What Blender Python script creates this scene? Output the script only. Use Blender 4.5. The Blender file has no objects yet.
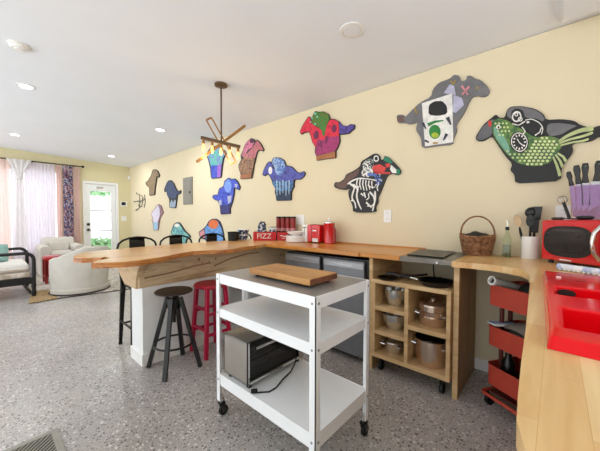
import bpy, bmesh, math, random
from mathutils import Vector, Matrix
random.seed(7)
scene = bpy.context.scene
C = scene.collection
PI = math.pi

# ------------------------------------------------------------------ materials
def lin(h):
    h = h.lstrip('#')
    v = [int(h[i:i+2], 16)/255 for i in (0, 2, 4)]
    return tuple((c/12.92 if c <= .04045 else ((c+.055)/1.055)**2.4) for c in v) + (1,)
MATS = {}
def base_mat(name):
    m = bpy.data.materials.new(name); m.use_nodes = True
    nt = m.node_tree
    return m, nt, nt.nodes['Principled BSDF']
def solid(name, col, rough=.5, metal=0, spec=.5, noise=.06, scale=12, coat=0, bump=0):
    """Plain colour with a faint procedural mottling."""
    m, nt, b = base_mat(name)
    tc = nt.nodes.new('ShaderNodeTexCoord'); n = nt.nodes.new('ShaderNodeTexNoise')
    n.inputs['Scale'].default_value = scale; n.inputs['Detail'].default_value = 4
    nt.links.new(tc.outputs['Object'], n.inputs['Vector'])
    r = nt.nodes.new('ShaderNodeValToRGB')
    c = lin(col)
    r.color_ramp.elements[0].color = tuple(x*(1-noise) for x in c[:3])+(1,)
    r.color_ramp.elements[1].color = tuple(min(1, x*(1+noise)) for x in c[:3])+(1,)
    r.color_ramp.elements[0].position = .3; r.color_ramp.elements[1].position = .7
    nt.links.new(n.outputs['Fac'], r.inputs['Fac']); nt.links.new(r.outputs['Color'], b.inputs['Base Color'])
    b.inputs['Roughness'].default_value = rough; b.inputs['Metallic'].default_value = metal
    b.inputs['Specular IOR Level'].default_value = spec
    if coat: b.inputs['Coat Weight'].default_value = coat; b.inputs['Coat Roughness'].default_value = .08
    if bump:
        bp = nt.nodes.new('ShaderNodeBump'); bp.inputs['Strength'].default_value = bump; bp.inputs['Distance'].default_value = .01
        nt.links.new(n.outputs['Fac'], bp.inputs['Height']); nt.links.new(bp.outputs['Normal'], b.inputs['Normal'])
    MATS[name] = m; return m
def ramp_mat(name, cols, scale=8, kind='noise', stretch=(1, 1, 1), rough=.5, spec=.4, constant=False, distort=0, detail=6, lo=.3, hi=.7, coat=0, bump=0):
    m, nt, b = base_mat(name)
    tc = nt.nodes.new('ShaderNodeTexCoord'); mp = nt.nodes.new('ShaderNodeMapping'); mp.inputs['Scale'].default_value = stretch
    nt.links.new(tc.outputs['Object'], mp.inputs['Vector'])
    if kind == 'voronoi':
        n = nt.nodes.new('ShaderNodeTexVoronoi'); n.inputs['Scale'].default_value = scale
        sep = nt.nodes.new('ShaderNodeSeparateColor'); nt.links.new(n.outputs['Color'], sep.inputs['Color']); fac = sep.outputs[0]; lo, hi = 0, 1
    elif kind == 'wave':
        n = nt.nodes.new('ShaderNodeTexWave'); n.inputs['Scale'].default_value = scale; n.inputs['Distortion'].default_value = distort; n.inputs['Detail'].default_value = 3; fac = n.outputs['Fac']; lo, hi = 0, 1
    else:
        n = nt.nodes.new('ShaderNodeTexNoise'); n.inputs['Scale'].default_value = scale; n.inputs['Detail'].default_value = detail; n.inputs['Distortion'].default_value = distort; fac = n.outputs['Fac']
    nt.links.new(mp.outputs['Vector'], n.inputs['Vector'])
    r = nt.nodes.new('ShaderNodeValToRGB'); cr = r.color_ramp
    if constant: cr.interpolation = 'CONSTANT'
    k = len(cols)
    while len(cr.elements) < k: cr.elements.new(.5)
    for i, c in enumerate(cols):
        cr.elements[i].position = lo+(hi-lo)*(i/(k if constant else max(1, k-1))); cr.elements[i].color = lin(c)
    nt.links.new(fac, r.inputs['Fac']); nt.links.new(r.outputs['Color'], b.inputs['Base Color'])
    b.inputs['Roughness'].default_value = rough; b.inputs['Specular IOR Level'].default_value = spec
    if coat: b.inputs['Coat Weight'].default_value = coat; b.inputs['Coat Roughness'].default_value = .1
    if bump:
        bp = nt.nodes.new('ShaderNodeBump'); bp.inputs['Strength'].default_value = bump; bp.inputs['Distance'].default_value = .01
        nt.links.new(fac, bp.inputs['Height']); nt.links.new(bp.outputs['Normal'], b.inputs['Normal'])
    MATS[name] = m; return m
def emit(name, col, strength):
    m, nt, b = base_mat(name)
    b.inputs['Base Color'].default_value = lin(col); b.inputs['Emission Color'].default_value = lin(col); b.inputs['Emission Strength'].default_value = strength
    MATS[name] = m; return m
def glassy(name, tint, gloss=.08, alpha=1.0):
    m = bpy.data.materials.new(name); m.use_nodes = True; nt = m.node_tree; nt.nodes.clear()
    o = nt.nodes.new('ShaderNodeOutputMaterial'); t = nt.nodes.new('ShaderNodeBsdfTransparent'); g = nt.nodes.new('ShaderNodeBsdfGlossy'); x = nt.nodes.new('ShaderNodeMixShader')
    t.inputs['Color'].default_value = lin(tint); g.inputs['Roughness'].default_value = .05
    x.inputs[0].default_value = gloss
    nt.links.new(t.outputs[0], x.inputs[1]); nt.links.new(g.outputs[0], x.inputs[2]); nt.links.new(x.outputs[0], o.inputs[0])
    MATS[name] = m; return m
def wood(name, a, b_, c_, axis='Y', plank=.07, length=.55, rough=.32, grain=1.0, coat=.15):
    """Butcher-block staves: brick cells for the staves, stretched noise for the grain."""
    m, nt, b = base_mat(name)
    tc = nt.nodes.new('ShaderNodeTexCoord'); mp = nt.nodes.new('ShaderNodeMapping')
    nt.links.new(tc.outputs['Object'], mp.inputs['Vector'])
    if axis == 'Y': mp.inputs['Rotation'].default_value = (0, 0, PI/2)
    br = nt.nodes.new('ShaderNodeTexBrick'); br.inputs['Scale'].default_value = 1
    br.inputs['Brick Width'].default_value = length; br.inputs['Row Height'].default_value = plank
    br.inputs['Mortar Size'].default_value = .0004; br.inputs['Mortar Smooth'].default_value = 0
    br.inputs['Color1'].default_value = lin(a); br.inputs['Color2'].default_value = lin(b_); br.inputs['Mortar'].default_value = lin(c_)
    br.offset = .37; br.inputs['Bias'].default_value = 0
    nt.links.new(mp.outputs['Vector'], br.inputs['Vector'])
    mp2 = nt.nodes.new('ShaderNodeMapping'); mp2.inputs['Scale'].default_value = (2.2, 26, 26) if axis == 'X' else (26, 2.2, 26)
    nt.links.new(tc.outputs['Object'], mp2.inputs['Vector'])
    n = nt.nodes.new('ShaderNodeTexNoise'); n.inputs['Scale'].default_value = 1.3; n.inputs['Detail'].default_value = 7; n.inputs['Distortion'].default_value = .6
    nt.links.new(mp2.outputs['Vector'], n.inputs['Vector'])
    r = nt.nodes.new('ShaderNodeValToRGB'); r.color_ramp.elements[0].position = .3; r.color_ramp.elements[1].position = .62
    g = 1-.35*grain
    r.color_ramp.elements[0].color = (g, g*.9, g*.78, 1); r.color_ramp.elements[1].color = (1, 1, 1, 1)
    nt.links.new(n.outputs['Fac'], r.inputs['Fac'])
    mx = nt.nodes.new('ShaderNodeMix'); mx.data_type = 'RGBA'; mx.blend_type = 'MULTIPLY'; mx.inputs[0].default_value = 1
    nt.links.new(br.outputs['Color'], mx.inputs[6]); nt.links.new(r.outputs['Color'], mx.inputs[7])
    nt.links.new(mx.outputs[2], b.inputs['Base Color'])
    b.inputs['Roughness'].default_value = rough
    if coat: b.inputs['Coat Weight'].default_value = coat; b.inputs['Coat Roughness'].default_value = .12
    MATS[name] = m; return m
def slab_wood(name, cols, stretch, scale=1.2, rough=.3, coat=.2, distort=1.4):
    return ramp_mat(name, cols, scale=scale, stretch=stretch, rough=rough, coat=coat, distort=distort, detail=8, lo=.28, hi=.72)

def terrazzo():
    m, nt, b = base_mat('terrazzo')
    tc = nt.nodes.new('ShaderNodeTexCoord')
    def noise(s, d=3):
        n = nt.nodes.new('ShaderNodeTexNoise'); n.inputs['Scale'].default_value = s; n.inputs['Detail'].default_value = d
        nt.links.new(tc.outputs['Object'], n.inputs['Vector']); return n
    def ramp(src, stops):
        r = nt.nodes.new('ShaderNodeValToRGB'); cr = r.color_ramp
        while len(cr.elements) < len(stops): cr.elements.new(.5)
        for e, (p, c) in zip(cr.elements, stops): e.position = p; e.color = lin(c)
        nt.links.new(src, r.inputs['Fac']); return r
    def mix(fac, a, bb, mode='MIX'):
        x = nt.nodes.new('ShaderNodeMix'); x.data_type = 'RGBA'; x.blend_type = mode
        if isinstance(fac, float): x.inputs[0].default_value = fac
        else: nt.links.new(fac, x.inputs[0])
        for s, k in ((a, 6), (bb, 7)):
            if isinstance(s, str): x.inputs[k].default_value = lin(s)
            else: nt.links.new(s, x.inputs[k])
        return x.outputs[2]
    big = ramp(noise(1.1, 5).outputs['Fac'], [(.3, '#9d9690'), (.52, '#b1aca8'), (.72, '#bbb4aa')])
    col = big.outputs['Color']
    for sc, lo, c, th in ((62, 0, '#46413f', .24), (50, 1, '#dcd9d4', .22), (70, 2, '#8a6f5b', .12), (130, 0, '#33302f', .2), (150, 1, '#e4e1dc', .2)):
        v = nt.nodes.new('ShaderNodeTexVoronoi'); v.inputs['Scale'].default_value = sc
        nt.links.new(tc.outputs['Object'], v.inputs['Vector'])
        sp = nt.nodes.new('ShaderNodeSeparateColor'); nt.links.new(v.outputs['Color'], sp.inputs['Color'])
        lt = nt.nodes.new('ShaderNodeMath'); lt.operation = 'LESS_THAN'; lt.inputs[1].default_value = th
        nt.links.new(sp.outputs[lo], lt.inputs[0])
        d = nt.nodes.new('ShaderNodeMath'); d.operation = 'LESS_THAN'; d.inputs[1].default_value = .42/1
        nt.links.new(v.outputs['Distance'], d.inputs[0])
        mu = nt.nodes.new('ShaderNodeMath'); mu.operation = 'MULTIPLY'; nt.links.new(lt.outputs[0], mu.inputs[0]); nt.links.new(d.outputs[0], mu.inputs[1])
        m2 = nt.nodes.new('ShaderNodeMath'); m2.operation = 'MULTIPLY'; m2.inputs[1].default_value = .75; nt.links.new(mu.outputs[0], m2.inputs[0])
        col = mix(m2.outputs[0], col, c)
    nt.links.new(col, b.inputs['Base Color'])
    rr = nt.nodes.new('ShaderNodeMapRange'); rr.inputs['To Min'].default_value = .22; rr.inputs['To Max'].default_value = .42
    nt.links.new(noise(2.3, 4).outputs['Fac'], rr.inputs['Value']); nt.links.new(rr.outputs['Result'], b.inputs['Roughness'])
    b.inputs['Specular IOR Level'].default_value = .5
    MATS['terrazzo'] = m; return m
def translucent(name, col, trans=.6, clear=.1):
    m = bpy.data.materials.new(name); m.use_nodes = True; nt = m.node_tree; nt.nodes.clear()
    o = nt.nodes.new('ShaderNodeOutputMaterial'); d = nt.nodes.new('ShaderNodeBsdfDiffuse'); t = nt.nodes.new('ShaderNodeBsdfTranslucent'); p = nt.nodes.new('ShaderNodeBsdfTransparent')
    x = nt.nodes.new('ShaderNodeMixShader'); y = nt.nodes.new('ShaderNodeMixShader'); x.inputs[0].default_value = trans; y.inputs[0].default_value = clear
    tc = nt.nodes.new('ShaderNodeTexCoord'); n = nt.nodes.new('ShaderNodeTexNoise'); n.inputs['Scale'].default_value = 40
    nt.links.new(tc.outputs['Object'], n.inputs['Vector'])
    r = nt.nodes.new('ShaderNodeValToRGB'); c = lin(col); r.color_ramp.elements[0].color = tuple(v*.94 for v in c[:3])+(1,); r.color_ramp.elements[1].color = c
    nt.links.new(n.outputs['Fac'], r.inputs['Fac'])
    for s in (d, t): nt.links.new(r.outputs['Color'], s.inputs['Color'])
    nt.links.new(d.outputs[0], x.inputs[1]); nt.links.new(t.outputs[0], x.inputs[2]); nt.links.new(x.outputs[0], y.inputs[1]); nt.links.new(p.outputs[0], y.inputs[2]); nt.links.new(y.outputs[0], o.inputs[0])
    MATS[name] = m; return m

terrazzo()
solid('wall_cream', '#e2d5b5', .75, noise=.015, scale=3)
solid('wall_cream_shaded', '#dcd3aa', .75, noise=.015, scale=3)  # cream wall paint with the far wall's greenish shade put into the colour
solid('ceiling_white', '#eceff4', .85, noise=.015, scale=2)
solid('trim_white', '#f0efec', .45, noise=.02)
solid('white_paint', '#eef0f0', .4, noise=.02)
solid('white_metal', '#f4f6f8', .32, noise=.015)
solid('white_plastic', '#efeeea', .4, noise=.02)
solid('ceramic', '#f3f1ee', .15, noise=.02, coat=.3)
solid('steel', '#dadad8', .2, metal=.9, noise=.06)
solid('brushed_steel', '#a3a3a4', .4, metal=1, noise=.08, scale=30)
solid('hob_grey', '#77726a', .4, metal=.5, noise=.08)
solid('trolley_top', '#989899', .38, metal=.6, noise=.04, scale=4)
solid('fridge_steel', '#7e7f82', .42, metal=.85, noise=.05)
solid('oven_steel', '#b9b4ac', .34, metal=.9, noise=.05)
solid('warm_reflect_steel', '#d6c2b2', .19, metal=.9, noise=.1)  # plain steel with a warm reflection put into the base colour
solid('chrome', '#d5d5d5', .12, metal=1, noise=.02)
solid('black_metal', '#14120f', .42, metal=.3, noise=.1)
solid('black_satin', '#0d0d0e', .35, noise=.1)
solid('black_matt', '#121211', .6, noise=.15)
solid('rubber', '#101011', .7, noise=.1)
solid('dark_void', '#24231f', .8)
solid('pan_black', '#0e0e10', .3, noise=.1)
solid('red_gloss', '#d01018', .16, noise=.04, coat=.6)
solid('red_sink', '#e30613', .15, noise=.02, spec=.3)
solid('red_satin', '#c11a22', .35, noise=.06)
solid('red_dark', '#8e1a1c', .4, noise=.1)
solid('cart_red', '#b8412f', .5, noise=.06)
solid('cart_post', '#5d2018', .5, noise=.06)
solid('magenta_red', '#b8123f', .35, noise=.08)
solid('seat_red', '#b01b34', .4, noise=.12)
solid('dark_wood', '#2b221c', .45, noise=.2, scale=20)
solid('bronze', '#6d563e', .4, metal=.6, noise=.15)
solid('bronze_gold', '#9a7040', .4, metal=.6, noise=.2)
emit('bulb', '#ffb45e', 3.2); emit('downlight', '#f4faff', 9)
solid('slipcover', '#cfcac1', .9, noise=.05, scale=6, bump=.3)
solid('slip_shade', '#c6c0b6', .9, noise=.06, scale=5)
solid('teal_fabric', '#8fb5ae', .9, noise=.06, scale=40)
solid('mattress_white', '#e6e1da', .9, noise=.04)
ramp_mat('mattress_fringe', ['#cfc5b8', '#b3a18f', '#ded6ca'], scale=10, kind='wave', distort=3, rough=.9)
solid('taupe_fabric', '#b4a697', .9, noise=.08)
ramp_mat('rug', ['#8f867c', '#b9b3aa', '#d6d1c9', '#a08d75'], scale=7, rough=.95, distort=2, lo=.35, hi=.65)
solid('rug_border', '#3d3732', .95)
ramp_mat('jute', ['#8d7450', '#b79b70', '#6d4f36'], scale=30, rough=.95)
translucent('sheer_white', '#efe8f0', .42, .03)
translucent('sheer_pink', '#f3dad4', .45, .03)
translucent('drape_white', '#f7f5f4', .4, .02)
def floral():
    m = translucent('floral', '#d8bfc4', .4, .03); nt = m.node_tree
    v = nt.nodes.new('ShaderNodeTexVoronoi'); v.inputs['Scale'].default_value = 38
    tc = [n for n in nt.nodes if n.type == 'TEX_COORD'][0]; nt.links.new(tc.outputs['Object'], v.inputs['Vector'])
    sp = nt.nodes.new('ShaderNodeSeparateColor'); nt.links.new(v.outputs['Color'], sp.inputs['Color'])
    r = nt.nodes.new('ShaderNodeValToRGB'); r.color_ramp.interpolation = 'CONSTANT'
    for p, c in ((.2, '#6d6f9f'), (.4, '#d5b3bb'), (.62, '#9a7078'), (.8, '#cfd2e6')):
        e = r.color_ramp.elements.new(p); e.color = lin(c)
    r.color_ramp.elements[0].color = lin('#4c4560'); r.color_ramp.elements[-1].color = lin('#b08c97')
    nt.links.new(sp.outputs[0], r.inputs['Fac'])
    for s in nt.nodes:
        if s.type in ('BSDF_DIFFUSE', 'BSDF_TRANSLUCENT'): nt.links.new(r.outputs['Color'], s.inputs['Color'])
floral()
glassy('clear_glass', '#ffffff', .04); glassy('oven_glass', '#d2d2d4', .035); glassy('bottle_glass', '#eef5ea', .03)
glassy('acrylic', '#eddcef', .03)
solid('window_dark', '#2c2b2b', .12, noise=.2, scale=25, coat=.4)
solid('oil', '#56500c', .15, noise=.05, coat=.5)
solid('violet_inside', '#b48cc4', .4, noise=.1)
wood('butcher_y', '#ecd09c', '#d6a25c', '#d0a066', 'Y', .052, .45, grain=.4, coat=.1)
wood('butcher_x', '#db9a4a', '#cc8534', '#a36a30', 'X', .06, .5, grain=.6)
wood('board_wood', '#c8975a', '#b57f43', '#946433', 'X', .04, .6, grain=.7, rough=.45, coat=0)
solid('board_end', '#70432b', .6, noise=.35, scale=60)
slab_wood('bar_wood', ['#a56a32', '#d29a54', '#e3b679', '#cb8f4b', '#e8c58e'], (9, 1.6, 9), scale=1.1)
slab_wood('edge_wood', ['#6f3d17', '#a9642a', '#c07f3c', '#8f5220'], (8, 3, 20), scale=1.2, rough=.4)
slab_wood('beam_wood', ['#8c7054', '#c4a884', '#d8c2a2', '#c6aa88', '#e2d0b2'], (2, 1.1, 11), scale=1.0, rough=.55, coat=0, distort=1.6)
slab_wood('corbel_wood', ['#b39372', '#c9ad88', '#d8c09c'], (3, 2, 14), scale=1, rough=.55, coat=0)
solid('dark_streak', '#8d6c50', .6, noise=.3, scale=30)
slab_wood('ply', ['#bd9768', '#cfac7c', '#dcbe92'], (3, 3, 16), scale=1, rough=.5, coat=0)
slab_wood('panel_wood', ['#8a6a45', '#a98555', '#bb9762'], (14, 14, 1.5), scale=1.1, rough=.5, coat=0)
ramp_mat('wicker', ['#5b3a24', '#8a6040', '#a97d58'], scale=40, rough=.7)
ramp_mat('hedge', ['#6fae74', '#a9d8a8', '#d2ecd0'], scale=9, rough=.8)
solid('patio', '#e9ece9', .9)
solid('frost', '#dfeaec', .5)
solid('vent_metal', '#98958a', .5, noise=.08)
solid('panel_grey', '#8d8a80', .5, metal=.2, noise=.05)
solid('blue_paint', '#4e6fa6', .5)
ramp_mat('pattern_blue', ['#27305a', '#e9ecef', '#5d7fae', '#c8d6dd', '#3a3f5f'], scale=60, kind='voronoi', constant=True, rough=.5)
ramp_mat('pattern_dark', ['#20242e', '#39405a', '#cfd3da', '#2c2d3c', '#596b92'], scale=45, kind='voronoi', constant=True, rough=.6)
solid('paper_blue', '#7fa0c8', .7); solid('paper_white', '#e9e7e2', .8); solid('grey_cloth', '#6d655b', .9, noise=.12)
ramp_mat('mat_stripes', ['#e8eaf2', '#aebfe0', '#f1f1f4', '#c9d2ea'], scale=28, kind='voronoi', rough=.8)
# paints of the cut-out horses
PAINT = dict(a_grey='#6e6d70', a_grey2='#5f5f63', a_black='#0f0e0e', a_black2='#1b1716', a_navy='#23244a', a_brown='#5d4038', brown='#6a5048', lilac='#b5b4cc', cream_white='#e6e4de',
             charcoal='#121212', leaf='#1f7a2f', lime='#a8b92c', navy='#2c2f3f', gold='#a68a3a', rose='#cf8a90', teal='#74a891', scale='#cdd79a', feather='#b9c58a', red='#d23b35',
             a_mane='#1c7c5c', blue='#5a74c0', a_plum='#6b1d4a', aqua='#7cc8c2', a_tan='#a5683c', paleblue='#b9d3e6', plum='#4a2038', lilac2='#d6cfe0', a_rosedark='#8a6670', orange='#e0713a', violet='#9a64c4')
for k, v in PAINT.items(): solid(k, v, .5, noise=.16, scale=22)
for k, cols, sc in (('a_green', ['#3f6b38', '#6f8f48', '#355f3a', '#7d9a52'], 14), ('a_red', ['#c31f3a', '#e0344c', '#b5203f'], 16), ('a_magenta', ['#8f2258', '#a93a74', '#7a1c4c'], 18),
                    ('a_rider', ['#1f5f2f', '#3f8f3f', '#6a6b2c', '#2f7f55'], 30), ('a_purple', ['#4a3b86', '#5f4fa6', '#3d2f70'], 20), ('a_indigo', ['#3a3f8c', '#565ab0', '#2d2f66'], 16),
                    ('a_bluefade', ['#27487c', '#4d86bc', '#1d2f58', '#6aa6d2'], 20), ('a_night', ['#1e2a3e', '#2b3d5a', '#161d2b'], 18), ('a_night2', ['#2b2c66', '#3a3c7c', '#22234f'], 18),
                    ('a_sky', ['#6f9fd6', '#3f5fae', '#a9c6e6', '#2a3a78'], 26), ('a_umber', ['#7a513a', '#b08560', '#5f3a2c', '#c39a78'], 26), ('a_rose', ['#a84a58', '#c2757a', '#7e3044'], 24),
                    ('a_pink', ['#b84a70', '#d67f9c', '#8a2f50'], 24), ('a_royal', ['#2a37a8', '#4a5fd0', '#1f2880'], 18), ('a_sky2', ['#4f78d8', '#86a8ea', '#3a56b8'], 24),
                    ('a_slate', ['#2d3a58', '#44547a', '#222b42'], 22), ('a_hem', ['#6d88a6', '#a6b8c8', '#4a607c'], 22), ('a_sky3', ['#7fb8da', '#a8d4ea', '#5f98c4'], 18),
                    ('a_teal', ['#5aa9a6', '#8fd0c6', '#3f8a94', '#7fb8d0'], 14), ('a_skyblue', ['#4a86cc', '#6fa8e2', '#365fa0'], 16), ('a_aqua', ['#4fb0a8', '#7f7ac8', '#5fc89a', '#3f6fb8'], 14)):
    ramp_mat(k, cols, scale=sc, rough=.5)
ramp_mat('speck', ['#2a2a2a', '#d8d6d0', '#54545c', '#efece6', '#7a8f86'], scale=70, kind='voronoi', constant=True)
ramp_mat('a_zebra', ['#3d3024', '#b39a78', '#54432f', '#c4ac88'], scale=26, distort=3, rough=.6, lo=.35, hi=.65)

# ------------------------------------------------------------------ mesh builder
MTX = {}
class MB:
    def __init__(s): s.v = []; s.f = []
    def add(s, vs, fs):
        n = len(s.v); s.v += [tuple(v) for v in vs]; s.f += [tuple(i+n for i in f) for f in fs]; return s
    def box(s, x0, x1, y0, y1, z0, z1):
        return s.add([(x0,y0,z0),(x1,y0,z0),(x1,y1,z0),(x0,y1,z0),(x0,y0,z1),(x1,y0,z1),(x1,y1,z1),(x0,y1,z1)],
                     [(0,3,2,1),(4,5,6,7),(0,1,5,4),(1,2,6,5),(2,3,7,6),(3,0,4,7)])
    def bar(s, p0, p1, w, h, up=(0, 0, 1), w2=None, h2=None):
        """Box-section bar from p0 to p1; w across, h along 'up'."""
        p0, p1 = Vector(p0), Vector(p1); d = (p1-p0).normalized(); up = Vector(up)
        if abs(d.dot(up)) > .98: up = Vector((1, 0, 0)) if abs(d.x) < .9 else Vector((0, 1, 0))
        a = d.cross(up).normalized(); b = a.cross(d).normalized(); w2 = w2 or w; h2 = h2 or h
        vs = []
        for p, ww, hh in ((p0, w, h), (p1, w2, h2)):
            for i, j in ((-1,-1),(1,-1),(1,1),(-1,1)): vs.append(p+a*i*ww/2+b*j*hh/2)
        return s.add(vs, [(0,3,2,1),(4,5,6,7),(0,1,5,4),(1,2,6,5),(2,3,7,6),(3,0,4,7)])
    def tube(s, pts, r, n=8, closed=False, r2=None):
        P = [Vector(p) for p in pts]; k = len(P); vs = []; fs = []; prev = None
        for i, p in enumerate(P):
            if closed: t = P[(i+1) % k]-P[i-1]
            else: t = P[min(i+1, k-1)]-P[max(i-1, 0)]
            t.normalize()
            if prev is None:
                a = t.orthogonal().normalized()
            else:
                a = prev-t*prev.dot(t)
                a = a.normalized() if a.length > 1e-6 else t.orthogonal().normalized()
            prev = a; b = t.cross(a); rr = r if r2 is None else r+(r2-r)*i/max(1, k-1)
            for j in range(n):
                q = 2*PI*j/n; vs.append(p+a*math.cos(q)*rr+b*math.sin(q)*rr)
        for i in range(k if closed else k-1):
            for j in range(n):
                i2 = (i+1) % k; fs.append((i*n+j, i*n+(j+1) % n, i2*n+(j+1) % n, i2*n+j))
        if not closed: fs += [tuple(range(n))[::-1], tuple((k-1)*n+j for j in range(n))]
        return s.add(vs, fs)
    def cyl(s, p0, p1, r0, r1=None, n=20): return s.tube([p0, p1], r0, n, False, r1)
    def lathe(s, prof, c=(0, 0, 0), n=28, sx=1, sy=1):
        vs = []; fs = []; k = len(prof)
        for (r, z) in prof:
            for j in range(n):
                q = 2*PI*j/n; vs.append((c[0]+max(r, 1e-4)*sx*math.cos(q), c[1]+max(r, 1e-4)*sy*math.sin(q), c[2]+z))
        for i in range(k-1):
            for j in range(n): fs.append((i*n+j, i*n+(j+1) % n, (i+1)*n+(j+1) % n, (i+1)*n+j))
        fs.append(tuple(range(n))[::-1]); fs.append(tuple((k-1)*n+j for j in range(n)))
        return s.add(vs, fs)
    def prism(s, poly, a, b, plane='XY'):
        """Extrude a 2-D outline from a to b along the remaining axis."""
        f = {'XY': lambda u, v, w: (u, v, w), 'XZ': lambda u, v, w: (u, w, v), 'YZ': lambda u, v, w: (w, u, v)}[plane]
        n = len(poly)
        vs = [f(u, v, a) for u, v in poly]+[f(u, v, b) for u, v in poly]
        fs = [tuple(range(n)), tuple(range(2*n-1, n-1, -1))]+[(i, i+n, (i+1) % n+n, (i+1) % n) for i in range(n)]
        return s.add(vs, fs)
    def sphere(s, c, r, n=14, sx=1, sy=1, sz=1):
        k = n//2; return s.lathe([(r*math.sin(PI*i/k), -r*math.cos(PI*i/k)*sz) for i in range(k+1)], c, n, sx, sy)
    def grid(s, fn, nu, nv):
        vs = [fn(i/nu, j/nv) for j in range(nv+1) for i in range(nu+1)]
        return s.add(vs, [(j*(nu+1)+i, j*(nu+1)+i+1, (j+1)*(nu+1)+i+1, (j+1)*(nu+1)+i) for j in range(nv) for i in range(nu)])
    def rot(s, ang, c):
        ca, sa = math.cos(ang), math.sin(ang)
        s.v = [(c[0]+(x-c[0])*ca-(y-c[1])*sa, c[1]+(x-c[0])*sa+(y-c[1])*ca, z) for x, y, z in s.v]; return s
    def build(s, name, mat, parent=None, bevel=0, smooth=38, local=False, sub=0, solidify=0):
        me = bpy.data.meshes.new(name); vs = s.v
        if parent is not None and not local:
            inv = MTX[parent].inverted(); vs = [inv @ Vector(v) for v in vs]
        elif parent is None:
            # origin at the thing's base so it sits in the world like a real object
            xs, ys, zs = zip(*vs); o0 = Vector(((min(xs)+max(xs))/2, (min(ys)+max(ys))/2, min(zs))); vs = [Vector(v)-o0 for v in vs]
        me.from_pydata([tuple(v) for v in vs], [], s.f); me.validate(); me.update()
        bm = bmesh.new(); bm.from_mesh(me); bmesh.ops.recalc_face_normals(bm, faces=bm.faces); bm.to_mesh(me); bm.free()
        me.materials.append(MATS[mat])
        if smooth:
            for p in me.polygons: p.use_smooth = True
            me.set_sharp_from_angle(angle=math.radians(smooth))
        o = bpy.data.objects.new(name, me); C.objects.link(o)
        if parent is not None:
            o.parent = parent; MTX[o] = MTX[parent]
        else:
            o.location = o0; MTX[o] = Matrix.Translation(o0)
        if solidify:
            d = o.modifiers.new('thick', 'SOLIDIFY'); d.thickness = solidify
        if bevel:
            d = o.modifiers.new('bevel', 'BEVEL'); d.width = bevel; d.segments = 2; d.limit_method = 'ANGLE'; d.angle_limit = .7
        if sub:
            d = o.modifiers.new('sub', 'SUBSURF'); d.levels = sub; d.render_levels = sub
        return o
def tag(o, label, cat, group=None, kind=None):
    o['label'] = label; o['category'] = cat
    if group: o['group'] = group
    if kind: o['kind'] = kind
    return o
def thing(name, label, cat, loc=(0, 0, 0), rz=0, group=None):
    o = bpy.data.objects.new(name, None); C.objects.link(o); o.empty_display_size = .1
    o.location = loc; o.rotation_euler = (0, 0, rz)
    MTX[o] = Matrix.Translation(loc) @ Matrix.Rotation(rz, 4, 'Z')
    return tag(o, label, cat, group)
def struct(o): o['kind'] = 'structure'; return o
def copy_tree(o, loc, label, rz=None):
    def cp(x, par):
        c = x.copy(); C.objects.link(c)
        if par is not None: c.parent = par
        for ch in [k for k in x.children]: cp(ch, c)
        return c
    r = cp(o, None); r.location = loc; r['label'] = label
    if rz is not None: r.rotation_euler = (0, 0, rz)
    return r
def arc(c, r, a0, a1, n, plane='XZ', ry=None):
    ry = ry or r; out = []
    for i in range(n+1):
        t = a0+(a1-a0)*i/n; u, v = r*math.cos(t), ry*math.sin(t)
        out.append({'XZ': (c[0]+u, c[1], c[2]+v), 'YZ': (c[0], c[1]+u, c[2]+v), 'XY': (c[0]+u, c[1]+v, c[2])}[plane])
    return out
def writing(text, size, mat, parent, loc, rot, name='lettering', depth=.0008):
    cu = bpy.data.curves.new(name, 'FONT'); cu.body = text; cu.size = size; cu.align_x = 'CENTER'; cu.align_y = 'CENTER'; cu.extrude = depth
    t = bpy.data.objects.new('tmp', cu); C.objects.link(t)
    bpy.context.view_layer.update()
    me = bpy.data.meshes.new_from_object(t.evaluated_get(bpy.context.evaluated_depsgraph_get()))
    bpy.data.objects.remove(t); me.materials.clear(); me.materials.append(MATS[mat])
    o = bpy.data.objects.new(name, me); C.objects.link(o)
    M = Matrix.Translation(loc) @ rot.to_4x4()
    me.transform(MTX[parent].inverted() @ M); o.parent = parent; return o
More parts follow.
